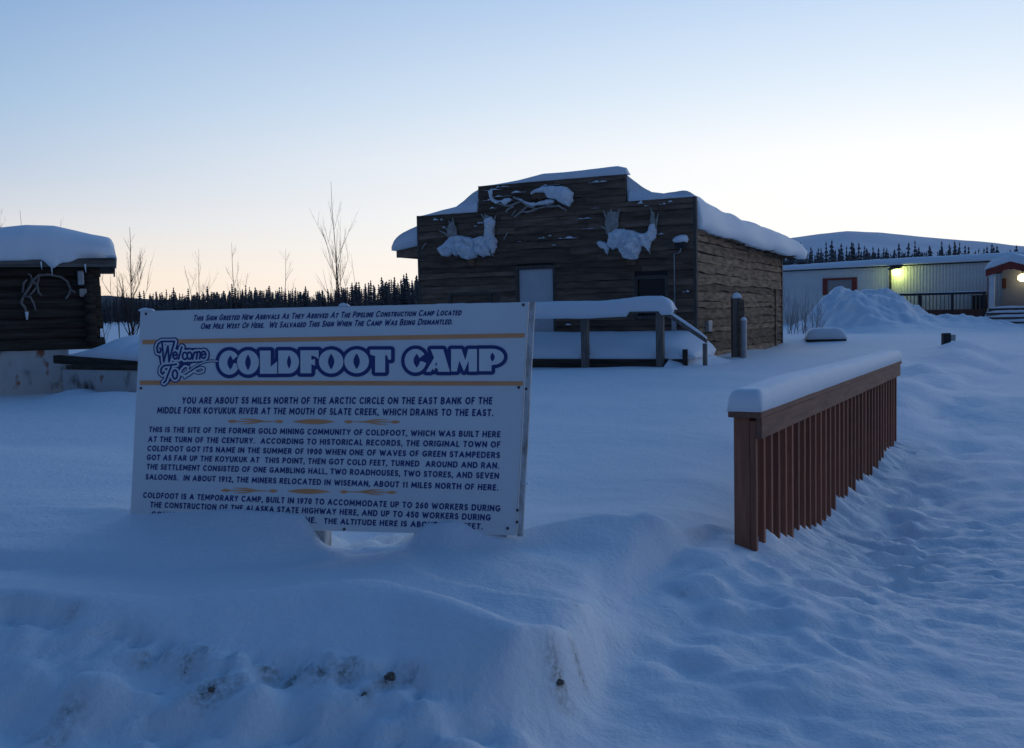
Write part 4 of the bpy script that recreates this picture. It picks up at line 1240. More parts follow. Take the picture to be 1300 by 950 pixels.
    fb.hexa([el + Vector((-.04, 0, -.1)), el + Vector((-.003, 0, -.1)), Vector((el.x - .003, ye, el.z - .1)), Vector((el.x - .04, ye, el.z - .1)), el + Vector((-.04, 0, t)), el + Vector((-.003, 0, t)), Vector((el.x - .003, ye, el.z + t)), Vector((el.x - .04, ye, el.z + t))])
    fb.hexa([el + Vector((-.003, -.04, -.11)), Vector((-.06, .26, e0.z - .32)), Vector((-.06, .30, e0.z - .32)), el + Vector((-.003, 0, -.11)), el + Vector((-.003, -.04, t)), Vector((-.06, .26, e0.z + .10)), Vector((-.06, .30, e0.z + .10)), el + Vector((-.003, 0, t))])
    fb.build('fascia', M_front, roof, M=M)
    # rafters and dark soffit blocks under the right eave are hinted by short rafter tails
    for i in range(9):
        rt = MB()
        f = (i + .7) / 9.6; p = e0.lerp(e1, f)
        rt.box(SX + .056, max(p.x + .004, SX + .06), p.y - .04, p.y + .04, p.z - .10, p.z - .003)
        rt.build('rafter_tail', M_front, roof, M=M)
    # roof snow: right slope, left slope
    def zroof(x, y):
        f = y / ye
        ex = e0.x + (e1.x - e0.x) * f; ez = e0.z + (e1.z - e0.z) * f
        if x >= xr: return zr + (ez - zr) * (x - xr) / (ex - xr) + t
        return zr + (el.z - zr) * (xr - x) / (xr - el.x) + t

    def snow_base(s, tt):
        y = .09 + (ye + .03) * tt; f = min(1, y / ye)
        x0 = el.x - .05; x1 = e0.x + (e1.x - e0.x) * f + .11 + .04 * f
        x = x0 + (x1 - x0) * s
        return x, y

    def sb(s, tt):
        x, y = snow_base(s, tt); z = zroof(min(x, e0.x + (e1.x - e0.x) * min(1, y / ye)), min(y, ye)) - .02
        if s > .97: z -= .10 + .13 * max(-.2, n1(y * .8, 4)) + .04 * n1(y * 2.6, 14) + .03 * tt
        return (x, y, z)

    def st(s, tt):
        x, y = snow_base(s, tt)
        z = zroof(min(max(x, el.x), e0.x + (e1.x - e0.x) * min(1, y / ye)), min(y, ye))
        # drift banked behind the centre block, sagging over the shoulders
        h = .56 + .10 * n1(x * .5 + y * .3, 7) + .30 * math.exp(-y / 2.2) * min(1, max(0, (x - xr) / 3.4)) ** 4
        if x > xb - .3: h += .46 * math.exp(-((x - xb + .15) / .45) ** 2) * math.exp(-y / 2.5)
        if x < xa + .3: h += .42 * math.exp(-((x - xa) / .7) ** 2) * math.exp(-y / 2.5) - .12 * max(0, (1 - x)) * (x < 1)
        h += .06 * n1(x * 1.6 + y * 1.1, 23) - .012 * y
        h *= (1 - abs(2 * s - 1) ** 22) ** .5 * min(1, (1 - tt) * 30 + .02) ** .5
        return (x + (.04 * math.sin(y * 2) if s > .99 else 0), y, z + max(.07, h))
    blanket(110, 60, sb, st).build('snow_cap', M_snow_roof, roof, smooth=True, M=M)
    # snow along the parapet tops
    def cap(x0, x1, z0, hfun, nm='parapet_snow'):
        blanket(60, 9, lambda s, t: (x0 + (x1 - x0) * s, -.05 + .22 * t, z0 + .002), lambda s, t: (x0 + (x1 - x0) * s, -.055 - .03 * n1(s * 9, 5) + .24 * t, z0 + .004 + max(.0, hfun(s)) * (1 - abs(2 * t - 1) ** 3) ** .5)).build(nm, M_snow, root, smooth=True, M=M)
    px2h = 24 / FPX
    cap(xa - .02, xb + .05, zc, lambda s: px2h * np.interp(s, [0, .12, .28, .45, .6, .8, .93, .985, 1], [0, 1, 4, 9.5, 9, 10, 11, 8, 0]))
    cap(xb + .06, CW + .05, zsh, lambda s: px2h * np.interp(s, [0, .3, .7, .95, 1], [14, 10, 4, 2, 0]))
    cap(-.05, xa - .04, zsh, lambda s: px2h * np.interp(s, [0, .1, .4, .7, 1], [0, 1, 6, 10, 13]))
    # snow stuck to the board edges
    tf = MB(); rr = random.Random(3)
    for px, py, w in ((555, 280, 8), (563, 280, 5), (612, 284, 9), (606, 288, 6), (745, 278, 20), (748, 291, 16), (728, 303, 14), (690, 303, 10), (720, 303, 20), (700, 300, 5), (661, 307, 5), (628, 242, 26), (640, 250, 24), (622, 255, 16), (628, 265, 10), (815, 259, 8), (822, 262, 6), (842, 260, 8), (852, 257, 6), (840, 298, 9), (757, 265, 10), (872, 371, 8), (705, 312, 5), (780, 300, 14),
                      (722, 413, 10), (660, 245, 20), (640, 238, 18), (700, 236, 24), (760, 232, 24), (566, 290, 6)):
        p = fz(px, py); hw = w / 2 / FPX * 24
        a = blanket(9, 4, lambda s, t: (p.x + (2 * s - 1) * hw, -.055 - .035 * t, p.z - .0), lambda s, t: (p.x + (2 * s - 1) * hw, -.053 - .045 * t, p.z + .004 + .07 * max(0, .25 + 1.2 * n1(s * 3.1 + px, py)) * edge_round(s, t, 2)))
        a.build('snow_fleck', M_snow, root, smooth=True, M=M)
    # diagonal pegs that once held a sign
    for a, b in (((537, 316), (543, 309)), ((641, 304), (647, 295)), ((651, 274), (657, 267))):
        p, q = fz(*a), fz(*b); MB().tube([(p.x, -.05, p.z), (q.x, -.09, q.z)], .018, 6).build('peg', M_antler, root, M=M)
    # conduit and snow-covered flood lamp near the right corner
    p, q = fz(866, 308), fz(857, 322); r_ = fz(857, 415)
    fl = MB(); fl.tube([(p.x, -.06, p.z - .02), (p.x, -.12, p.z - .14), (p.x - .02, -.10, q.z + .02), (q.x, -.06, q.z - .01), (q.x, -.06, r_.z)], .016, 8); fl.build('conduit', M_metal, root, M=M, smooth=True)
    lamp = MB().hexa([(p.x - .07, -.30, p.z - .15), (p.x + .12, -.30, p.z - .15), (p.x + .12, -.08, p.z - .09), (p.x - .07, -.08, p.z - .09), (p.x - .10, -.28, p.z - .01), (p.x + .15, -.28, p.z - .01), (p.x + .15, -.06, p.z + .03), (p.x - .10, -.06, p.z + .03)]).build('flood_lamp', M_dark, root, M=M, bevel=.02)
    ol = [(p.x + .01 + .15 * math.cos(a) * (1 + .12 * math.sin(2 * a + 1)), p.z + .05 + .115 * math.sin(a) * (1 + .25 * math.cos(a))) for a in np.linspace(0, 6.2, 24)]
    inflate(ol, .16, lambda x, o, z: (x, -.14 - o, z), seed=4, back=.6).build('snow_cap', M_snow, lamp, smooth=True, M=M)
    p = fz(857, 407); MB().box(p.x - .05, p.x + .05, -.11, -.03, p.z - .22, p.z + .06).build('outlet_box', M_metal, root, M=M, bevel=.008)
    p = H.at_lx(895, 414, SX); MB().box(SX + .05, SX + .13, p.y - .16, p.y + .16, p.z - .13, p.z + .12).build('meter_box', M_metal, root, M=M, bevel=.01)
    return zsh, zc


build_cabin()


# ------------------------------------------------------------------ antlers on the cabin
def px_outline(F, pts, y=0):
    return [(lambda p: (p.x, p.z))(F.at_ly(a, b, y)) for a, b in pts]


def build_antlers():
    H = HOUSE; M = H.M; put = lambda x, o, z: (x, -.10 - o, z)

    def mount(label, snow, palms, tines, skull):
        c = H.at_ly(*skull, 0)
        root = empty('moose_antlers', M @ Matrix.Translation((c.x, 0, c.z)), label, 'antlers', 'moose antlers on the cabin front')
        sk = MB().box(c.x - .10, c.x + .10, -.12, -.036, c.z - .16, c.z + .10); sk.build('skull_plate', M_skull, root, M=M, bevel=.02)
        for pl in palms: inflate(px_outline(H, pl), .045, put, step=.02, rough=.3, back=1).build('antler_palm', M_antler, root, smooth=True, M=M)
        for ln in tines:
            tb = MB(); P = [H.at_ly(a, b, 0) for a, b in ln]; n = len(P)
            tb.tube([(p.x, -.11 - .03 * i, p.z) for i, p in enumerate(P)], [.032 * (1 - .6 * i / max(1, n - 1)) for i in range(n)], 7)
            tb.build('tine', M_antler, root, smooth=True, M=M)
        for sn, dep in snow: inflate(px_outline(H, sn), dep, put, step=.018, rough=.62, lobes=.8, back=.3, seed=int(dep * 1000)).build('snow_load', M_snow, root, smooth=True, M=M)
    mount('snow-heaped moose antlers hanging above the shuttered window, away from the cabin side wall',
          [([(559, 317), (567, 311), (573, 302), (583, 299), (592, 303), (590, 314), (583, 318), (579, 321), (572, 326), (564, 325)], .20), ([(584, 300), (597, 302), (607, 303), (610, 315), (608, 327), (598, 331), (588, 327), (585, 321), (582, 327), (579, 319), (581, 308)], .26), ([(606, 303), (615, 300), (624, 305), (626, 316), (625, 325), (616, 326), (609, 322), (605, 312)], .22), ([(617, 302), (618, 290), (617, 282), (620, 277), (627, 276), (631, 281), (629, 294), (630, 300), (634, 306), (633, 315), (629, 322), (624, 316), (622, 308)], .17)],
          [[(571, 287), (577, 280), (582, 290), (583, 301), (574, 304), (570, 297)], [(617, 272), (622, 274), (631, 282), (631, 298), (620, 298)]],
          [[(576, 303), (567, 296), (562, 294)], [(577, 300), (568, 288)], [(579, 296), (573, 281)], [(580, 292), (578, 277)], [(620, 282), (614, 272)], [(628, 284), (633, 274)], [(625, 320), (630, 326)], [(576, 318), (558, 317)]], (600, 330))
    mount('snow-heaped moose antlers with one bare palm, nearer the flood lamp and cabin side wall',
          [([(761, 309), (765, 306), (772, 308), (777, 310), (776, 317), (773, 325), (770, 317), (763, 315)], .12), ([(774, 310), (776, 296), (784, 292), (795, 292), (800, 300), (798, 311), (788, 315), (780, 317)], .20), ([(794, 293), (806, 293), (815, 297), (818, 308), (816, 318), (812, 329), (803, 331), (793, 327), (787, 317), (788, 306)], .27), ([(814, 296), (822, 297), (826, 287), (833, 284), (836, 292), (835, 303), (829, 308), (826, 320), (819, 313), (813, 309)], .19)],
          [[(770, 282), (773, 270), (785, 269), (788, 272), (786, 293), (778, 302), (771, 297)], [(827, 291), (828, 274), (831, 268), (836, 285), (836, 296), (829, 299)]],
          [[(772, 292), (766, 288)], [(773, 280), (769, 268)], [(779, 275), (778, 266)], [(786, 276), (789, 266)], [(831, 285), (829, 264)], [(834, 290), (838, 272)], [(826, 318), (828, 323)], [(766, 310), (761, 306)]], (803, 328))
    # caribou antlers lying along the centre block
    c = H.at_ly(690, 262, 0)
    root = empty('caribou_antlers', M @ Matrix.Translation((c.x, 0, c.z)), 'spread caribou antlers with snow on them on the middle block of the cabin parapet', 'antlers')
    tb = MB()
    for ln in ([(654, 251), (664, 255), (672, 262), (684, 266), (697, 263), (708, 258)], [(672, 262), (664, 270), (656, 276)], [(664, 256), (650, 262), (644, 262)], [(676, 246), (690, 250), (696, 248)], [(697, 263), (712, 262), (722, 268)], [(684, 266), (672, 270), (664, 269)], [(626, 247), (632, 258), (645, 262)], [(655, 262), (648, 266), (645, 270)]):
        P = [H.at_ly(a, b, 0) for a, b in ln]; tb.tube([(p.x, -.10 - .015 * i, p.z) for i, p in enumerate(P)], [.03 - .004 * i for i in range(len(P))], 7)
    tb.build('antler_beams', M_antler, root, smooth=True, M=M)
    inflate(px_outline(H, [(677, 247), (683, 244), (694, 245), (697, 252), (688, 254), (677, 253)]), .08, put, step=.02, back=.6).build('skull_plate', M_skull, root, smooth=True, M=M)
    for sn, dep in (([(675, 250), (678, 243), (690, 238), (708, 237), (722, 238), (730, 245), (730, 256), (725, 263), (717, 261), (708, 254), (697, 251), (694, 246), (683, 246)], .20),
                    ([(653, 250), (664, 253), (672, 257), (684, 258), (695, 254), (706, 255), (706, 258), (692, 261), (678, 263), (667, 258)], .07), ([(622, 243), (627, 240), (628, 251), (634, 256), (648, 252), (653, 254), (645, 261), (637, 258), (632, 260), (625, 254)], .08)):
        inflate(px_outline(H, sn), dep, put, step=.02, rough=.3, back=.4).build('snow_load', M_snow, root, smooth=True, M=M)


build_antlers()


# ------------------------------------------------------------------ deck and ramp in front of the cabin
def build_deck():
    H = HOUSE; M = H.M; Y = -1.75
    f = lambda px, py: H.at_ly(px, py, Y)
    root = empty('entrance_deck', M @ Matrix.Translation((3.5, Y, 0)), 'snow-covered wooden entrance deck and ramp with a handrail in front of the cabin', 'deck')
    rz = (f(745, 402).z + f(840, 394).z) / 2
    xL = f(560, 460).x; xR = f(843, 440).x; xe = f(868, 460).x
    zb = (f(680, 459).z + f(850, 455).z) / 2; z0 = zb - .18
    MB().box(xL, xe + .05, Y - .03, Y + .02, z0, zb).build('rim_joist', M_log, root, M=M, bevel=.01)
    MB().box(xL, xe, Y + .021, -.1, zb - .05, zb + .02).build('deck_boards', M_post, root, M=M)
    MB().box(xe + .0, xe + .10, Y - .10, Y - .031, zb - .12, zb + .22).build('kick_post', M_log, root, M=M, bevel=.01)
    for px in (580, 745, 840):
        p = f(px, 430); w = .075
        MB().box(p.x - w, p.x + w, Y - .16, Y - .031, -.25, rz).build('post', M_post, root, M=M, bevel=.006)
    MB().box(xL, f(848, 400).x, Y - .17, Y - .02, rz + .001, rz + .05).build('handrail', M_post, root, M=M, bevel=.006)
    # sloping rail of the ramp and its end post
    a = f(846, 394); b = f(899, 430); dx = Vector((b.x - a.x, 0, b.z - a.z))
    s = MB(); s.hexa([(a.x, Y - .14, a.z - .09), (b.x, Y - .14, b.z - .09), (b.x, Y - .05, b.z - .09), (a.x, Y - .05, a.z - .09), (a.x, Y - .14, a.z), (b.x, Y - .14, b.z), (b.x, Y - .05, b.z), (a.x, Y - .05, a.z)])
    s.build('ramp_rail', M_post, root, M=M, bevel=.006)
    MB().box(b.x - .08, b.x + .0, Y - .135, Y - .055, -.3, b.z - .095).build('ramp_post', M_post, root, M=M, bevel=.006)
    blanket(30, 7, lambda u, v: (a.x + (b.x - a.x) * u, Y - .145 + .10 * v, a.z + (b.z - a.z) * u + .002), lambda u, v: (a.x + (b.x - a.x) * u, Y - .15 + .11 * v, a.z + (b.z - a.z) * u + .004 + .055 * edge_round(u, v, 3))).build('rail_snow', M_snow, root, smooth=True, M=M)
    xr2 = f(857, 392).x
    prof = [(0, .40), (.3, .36), (.55, .38), (.7, .36), (.82, .42), (.90, .50), (.95, .50), (.985, .36), (1, 0)]
    pl = [f(560, 396)]

    def tp(u, v):
        x = xL + (xr2 + .03 - xL) * u
        e = max(0, 1 - abs(2 * v - 1) ** 3) ** .5
        hh = np.interp(u, [p[0] for p in prof], [p[1] for p in prof]) * .60
        return (x, Y - .27 + .36 * v, rz + .055 + hh * e * (1 + .12 * n1(x * 2, 2)) * (1 if u < 1 else 0))

    def bt(u, v):
        x = xL + (xr2 - xL) * u
        dr = .10 * (1 - abs(2 * v - 1)) + (0 if u < .82 else .0)
        sag = -.13 if v < .2 and u < .83 else -.02 * (v < .2)
        if u > .95 and v < .3: sag = -.10
        return (x, Y - .255 + .33 * v, rz + .052 + sag * (1 + .25 * n1(x * 1.3, 6)))
    blanket(80, 17, bt, tp).build('handrail_snow', M_snow, root, smooth=True, M=M)
    # deep snow lying on the deck
    def dt(u, v):
        x = xL + (xe - xL + .25) * u; y = Y - .06 + (-.06 - Y) * v
        hh = .16 + .38 * v ** .7 + .04 * n1(x * 1.2, 9)
        hh *= min(1, v * 7 + .35) * min(1, (1 - u) * 9 + .05) ** .5
        return (x, y - .05 * n1(x * 2.2, 3) * (v < .05), zb + .03 + hh)
    blanket(70, 16, lambda u, v: (xL + (xe - xL + .2) * u, Y - .05 + (-.08 - Y) * v, zb + .022), dt).build('deck_snow', M_snow, root, smooth=True, M=M)
    # drift sloping off the end of the deck
    c = f(900, 452)
    o = lump('snow_drift', M, lambda s, t: (xe - .3 + 2.1 * s, Y - .5 + 2.3 * t, -.15 + (.62 * (1 - s) ** 1.3 + .02) * math.sin(math.pi * min(1, t * .55 + .12)) ** .6 + .10 * t), 40, 40, M_snow, 8, .05)
    o['kind'] = 'structure'


build_deck()
# two posts standing before the side wall
p = at_z(935, 460, .52)
e = empty('wooden_post', Matrix.Translation((p.x, p.y, p.z)), 'thick square wooden post with a snow blob on top by the cabin side wall', 'post')
h = at_y(935, 379, p.y).z - p.z
MB().box(-.10, .10, -.10, .10, -.4, h).build('shaft', M_post, e, M=e.matrix_world, bevel=.012)
MB().box(.02, .16, -.13, -.101, -.3, h * .98).build('plank', M_front, e, M=e.matrix_world, bevel=.005)
blanket(10, 10, lambda s, t: (-.10 + .2 * s, -.1 + .2 * t, h + .001), lambda s, t: (-.12 + .24 * s, -.12 + .24 * t, h + .004 + .13 * edge_round(s, t, 2.2))).build('snow_cap', M_snow, e, smooth=True, M=e.matrix_world)
p = at_z(944.5, 461, .52)
e = empty('pipe_bollard', Matrix.Translation((p.x, p.y, p.z)), 'slim grey pipe bollard with snowy cap standing next to the thick wooden post', 'bollard')
h = at_y(944, 407, p.y).z - p.z
MB().tube([(0, 0, -.4), (0, 0, h)], .07, 14).build('pipe', M_metal, e, M=e.matrix_world, smooth=False)
MB().tube([(0, 0, h + .001), (0, 0, h + .05), (0, 0, h + .08)], [.074, .06, .02], 14).build('snow_cap', M_snow, e, M=e.matrix_world, smooth=True)


# ------------------------------------------------------------------ log hut at the left
def build_hut():
    H = HUT; M = H.M
    root = empty('log_hut', M, 'old log hut with white stained skirting and a deep snow load on its roof', 'hut')
    f = lambda px, py, y=0: H.at_ly(px, py, y)
    zt = f(60, 338).z; zb = f(110, 441).z - .02; x0 = -4.6
    n = 8; r = (zt - zb) / n / 2 * 1.14
    fw = MB(); sw = MB(); rr = random.Random(2)
    for i in range(n):
        z = zb + (i + .5) * (zt - zb) / n; e = .10 + rr.uniform(-.03, .04)
        k = 22
        fw.tube([(x0 + (e - x0) * j / k, -.0 + .012 * n1(j * .5, i), z + .012 * n1(j * .4, i + 9)) for j in range(k + 1)], [r * (1 + .07 * n1(j * .6, i + 30)) for j in range(k + 1)], 12)
        if i < n - 1 or True:
            z2 = z + (zt - zb) / n * .5
            if z2 < zt: sw.tube([(-.06, -.16 - rr.uniform(0, .06), z2 - .02), (-.06, 1.5, z2 - .02), (-.06, 3.4, z2 - .02)], [r * .95] * 3, 12)
    fw.build('front_wall', M_log, root, M=M, smooth=True); sw.build('side_wall', M_log, root, M=M, smooth=True)
    # white skirting below
    MB().box(x0, f(88, 470).x, -.02, .05, -1.2, zb + .0).build('skirting', M_conc, root, M=M)
    # roof with grey fascia
    zf0 = f(70, 338).z; zf1 = f(70, 326).z; xR = f(146, 332).x
    y0 = -.38
    zf0 = H.at_ly(70, 339, y0).z; zf1 = H.at_ly(70, 326.5, y0).z; xR = H.at_ly(146, 332, y0).x
    rf = MB().box(x0 - .3, xR - .03, y0 + .04, 3.6, zf0 + .06, zf1 - .02).build('roof', M_log, root, M=M)
    MB().box(x0 - .3, xR, y0, y0 + .039, zf0, zf1).build('fascia', M_fascia, rf, M=M, bevel=.004)
    MB().box(xR - .029, xR, y0 + .04, 3.6, zf0, zf1).build('fascia', M_fascia, rf, M=M, bevel=.004)

    prx = [-40, 0, 35, 70, 105, 130, 143, 149]; pry = [288, 290, 286, 288, 296, 301, 304, 305]
    tops = [H.at_ly(a, b, .55) for a, b in zip(prx, pry)]
    tx = [p.x for p in tops]; tz = [p.z for p in tops]

    def tp(s, t):
        x = x0 - .3 + (xR + .03 - x0 + .3) * s; y = y0 - .10 + 3.9 * t
        zz = np.interp(x, tx, tz)
        e = min(1, t * 3.9 / 1.0)
        e = (1 - (1 - e) ** 2.6) ** .5
        ex = min(1, (1 - s) * (xR - x0) / .12); ex = (1 - (1 - ex) ** 2.4) ** .5
        return (x, y - .04 * n1(x * 1.5, 2) * (t < .1), zf1 - .02 + (zz - zf1 + .02) * e * ex * (1 - .35 * max(0, t - .3)) + .03 * n1(x * 1.2 + y, 6))

    def bt(s, t):
        x = x0 - .3 + (xR + .02 - x0 + .3) * s; y = y0 - .07 + 3.8 * t
        z = zf1 + .004
        if t < .03:
            dc = H.at_ly(66, 330, y0).x
            z -= .05 + .05 * n1(x * 1.4, 3) + .14 * math.exp(-((x - dc) / .10) ** 2) + .07 * math.exp(-((x - dc - .22) / .16) ** 2) - .09 * (1 / (1 + math.exp(-(x - H.at_ly(110, 330, y0).x) * 8)))
        return (x, y, z)
    blanket(150, 40, bt, tp).build('snow_cap', M_snow_roof, rf, smooth=True, M=M)
    for px, py, l in ((65, 338, 11), (52, 337, 5), (108, 340, 6)):
        p = H.at_ly(px, py, y0 - .06); MB().tube([(p.x, p.y, p.z + .06), (p.x + .01, p.y, p.z - l / FPX * 17)], [.016, .003], 6).build('icicle', M_snow, rf, smooth=True, M=M)
    # little pale hook-like fittings by the corner
    p = f(103, 352); MB().box(p.x - .05, p.x + .05, -r - .14, -r - .02, p.z - .14, p.z + .10).build('lantern', M_metal, root, M=M, bevel=.02)
    p = f(106, 372); MB().box(p.x - .06, p.x + .06, -r - .08, -r - .01, p.z - .07, p.z + .07).build('wall_plate', M_antler, root, M=M, bevel=.02)
    # antler hanging on the log wall
    c = f(45, 360); ra = empty('caribou_antlers', M @ Matrix.Translation((c.x, -.2, c.z)), 'pale curved caribou antlers hung on the log hut wall', 'antlers')
    ab = MB()
    for ln, r0 in (([(48, 363), (42, 357), (50, 350), (63, 349), (78, 352), (86, 358), (90, 368), (88, 374)], .03), ([(42, 357), (38, 366), (33, 374), (30, 378)], .028), ([(30, 372), (31, 360), (36, 355)], .022), ([(30, 378), (28, 385), (33, 391), (35, 400), (35, 406)], .026), ([(33, 376), (40, 378), (44, 386), (46, 394)], .022),
                   ([(50, 352), (48, 362), (50, 372), (54, 376)], .022), ([(48, 364), (42, 372), (38, 376)], .02), ([(90, 368), (96, 372)], .018), ([(88, 374), (84, 380)], .018), ([(42, 357), (40, 350), (36, 348)], .018)):
        P = [f(a, b) for a, b in ln]; ab.tube([(p.x, -r - .05 - .03 * math.sin(i), p.z) for i, p in enumerate(P)], [r0 * (1 - .5 * i / len(P)) for i in range(len(P))], 7)
    ab.build('antler_beams', M_antler_dim, ra, smooth=True, M=M)
    q = f(35, 400); MB().tube([(q.x, -r - .06, q.z + .05), (q.x, -r - .06, q.z - .08)], [.03, .012], 7).build('snow_load', M_snow, ra, M=M, smooth=True)


build_hut()


def build_beam():
    a = at_y(74, 456, 16.2); b = at_y(190, 465, 15.2)
    ang = math.atan2(b.y - a.y, b.x - a.x); L = (b - a).length
    F = Frame(Vector((a.x, a.y, 0)), ang); M = F.M
    za, zb = a.z, b.z
    root = empty('loading_platform', M, 'low snow-heaped platform with a dark timber edge beside the log hut', 'platform')
    h = .13
    MB().hexa([(0, -.1, za - h / 2), (L, -.1, zb - h / 2), (L, .05, zb - h / 2), (0, .05, za - h / 2), (0, -.1, za + h / 2), (L, -.1, zb + h / 2), (L, .05, zb + h / 2), (0, .05, za + h / 2)]).build('timber_edge', M_log, root, M=M, bevel=.012)
    MB().box(.15, L - .02, -.05, .0, -.3, min(za, zb) - h / 2 - .002).build('skirt_boards', M_conc, root, M=M)
    MB().box(.1, L, .051, 1.4, zb - .1, zb + .0).build('platform_top', M_post, root, M=M)
    blanket(50, 14, lambda s, t: (.3 + (L - .3) * s, -.06 + 1.6 * t, za + (zb - za) * (.3 / L + (1 - .3 / L) * s) + h / 2 + .003),
            lambda s, t: (.3 + (L - .3) * s, -.08 + 1.7 * t, za + (zb - za) * s + h / 2 + .006 + .34 * (min(1, s * 2.2)) ** .7 * (1 - (1 - min(1, t * 1.8)) ** 2) ** .6 * (1 + .3 * n1(s * 5, 7)))).build('snow_heap', M_snow, root, smooth=True, M=M)


build_beam()


# ------------------------------------------------------------------ trailer in the background
def build_trailer():
    T = TRAIL; M = T.M; f = lambda px, py, y=0: T.at_ly(px, py, y)
    root = empty('white_trailer', M, 'long pale corrugated trailer building with red-framed window and snow on its roof', 'trailer')
    x0 = -11.5; x1 = 11.0
    zt = (f(1000, 345).z + f(1240, 334).z) / 2; zbase = -.2
    w = MB(); n = int((x1 - x0) / .15); P = []
    for i in range(n + 1):                       # ribbed sheet
        x = x0 + (x1 - x0) * i / n
        for dx, dy in ((0, 0), (.06, 0), (.075, .009), (.135, .009)): P.append((x + dx, dy))
    vs = [(x, y, zbase) for x, y in P] + [(x, y, zt) for x, y in P]; k = len(P)
    w.add(vs, [(i, i + 1, i + 1 + k, i + k) for i in range(k - 1)])
    w.box(x0, x1, .03, 5.0, zbase, zt - .01)
    w.build('wall', M_trailer, root, M=M, fix=False)
    MB().box(x0 - .1, x1 + .1, -.16, 5.1, zt, zt + .10).build('roof', M_dark, root, M=M)
    tops = [(-11.7, f(960, 338).z), (f(1000, 337).x, f(1000, 337).z), (f(1100, 330).x, f(1100, 330).z), (f(1250, 320).x, f(1250, 322).z), (11.2, f(1290, 318).z)]
    blanket(120, 16, lambda s, t: (x0 - .15 + (x1 - x0 + .3) * s, -.22 + 5.3 * t, zt + .06 + (.045 if t > .05 else .0)), lambda s, t: (x0 - .15 + (x1 - x0 + .3) * s, -.24 + 5.4 * t, zt + .10 + max(.02, (np.interp(x0 + (x1 - x0) * s, [a for a, b in tops], [b for a, b in tops]) - zt - .06)) * (1 - abs(2 * t - 1) ** 7) ** .5 + .02 * n1(s * 40, 4))).build('roof_snow', M_snow_roof, root, smooth=True, M=M)
    # window with red shutters
    a, b = f(1045, 353), f(1088, 353); z1 = (a.z + b.z) / 2; z0 = z1 - .85
    fr = MB(); t = .24
    fr.box(a.x, a.x + t, -.07, -.005, z0, z1); fr.box(b.x - t, b.x, -.07, -.005, z0, z1); fr.box(a.x + t, b.x - t, -.068, -.005, z1 - .10, z1); fr.box(a.x + t, b.x - t, -.068, -.005, z0, z0 + .10)
    wn = fr.build('window', M_red, root, M=M)
    MB().box(a.x + t + .002, b.x - t - .002, -.03, -.01, z0 + .102, z1 - .102).build('pane', mat('curtained_glass', (.30, .29, .28), .3, .5), wn, M=M)
    # downpipe under the lamp
    q = f(1132, 341); MB().box(q.x - .05, q.x + .03, -.20, -.10, .2, q.z).build('downpipe', M_dark, root, M=M)
    # lamp
    lp = f(1137, 346, -.35)
    lr = empty('wall_lamp', M @ Matrix.Translation((lp.x, -.05, lp.z)), 'glowing greenish-yellow wall lamp under a dark hood on the trailer', 'lamp')
    MB().hexa([(lp.x - .30, -.5, lp.z + .12), (lp.x + .22, -.5, lp.z + .16), (lp.x + .22, -.06, lp.z + .24), (lp.x - .30, -.06, lp.z + .20), (lp.x - .30, -.5, lp.z + .20), (lp.x + .22, -.5, lp.z + .24), (lp.x + .22, -.06, lp.z + .34), (lp.x - .30, -.06, lp.z + .30)]).build('hood', M_dark, lr, M=M)
    bs = MB(); bs.tube([(lp.x, -.30, lp.z + .15), (lp.x, -.30, lp.z + .06), (lp.x, -.30, lp.z - .08), (lp.x, -.30, lp.z - .15)], [.10, .17, .16, .06], 14)
    bs.build('lens', M_lamp_green, lr, M=M, smooth=True)
    ld = bpy.data.lights.new('lamp_light', 'POINT'); ld.energy = 8.5; ld.color = (.72, 1.0, .12); ld.shadow_soft_size = .15
    lo = bpy.data.objects.new('lamp_light', ld); COL.objects.link(lo); lo.parent = lr; lo.matrix_world = M @ Matrix.Translation((lp.x + .02, -.50, lp.z - .08))
    # walkway railing
    Yr = -1.5; g = lambda px, py: T.at_ly(px, py, Yr)
    rr = empty('walkway_railing', M @ Matrix.Translation((2, Yr, 0)), 'dark rail fence with thin pickets along the trailer walkway above red-brown skirting', 'railing')
    xa, xb = g(1130, 373).x, g(1252, 369).x; zr = (g(1130, 374).z + g(1250, 370).z) / 2; zd = (g(1150, 398).z + g(1245, 397).z) / 2 + .15
    MB().box(xa, xb, Yr - .05, Yr + .05, zr - .10, zr).build('top_rail', M_dark, rr, M=M)
    blanket(50, 5, lambda s, t: (xa + (xb - xa) * s, Yr - .05 + .1 * t, zr + .002), lambda s, t: (xa + (xb - xa) * s, Yr - .06 + .12 * t, zr + .005 + .05 * s * edge_round(s, t, 4))).build('rail_snow', M_snow, rr, M=M, smooth=True)
    for px in (1131, 1168, 1209, 1249):
        x = g(px, 385).x; MB().box(x - .05, x + .05, Yr - .045, Yr + .045, -.2, zr - .102).build('post', M_dark, rr, M=M)
    pk = MB(); x = xa + .1
    while x < xb: pk.box(x, x + .028, Yr - .02, Yr + .02, zd, zr - .104); x += .17
    pk.build('pickets', mat('thin_picket_wood', (.22, .19, .15), .8, .2), rr, M=M)
    MB().box(xa, xb, Yr - .03, Yr + .03, -.4, zd).build('skirting', M_brown, rr, M=M)
    MB().box(xa, xb, Yr + .031, -.06, zd - .12, zd - .02).build('walkway_boards', M_post, rr, M=M)
    p = T.at_ly(1243, 384, -.5)
    e = empty('storage_box', M @ Matrix.Translation((p.x, -.5, zd)), 'small dark box standing on the trailer walkway beside the porch', 'box')
    MB().box(p.x - .28, p.x + .28, -.75, -.3, zd - .019, p.z + .28).build('body', M_dark, e, M=M, bevel=.02)
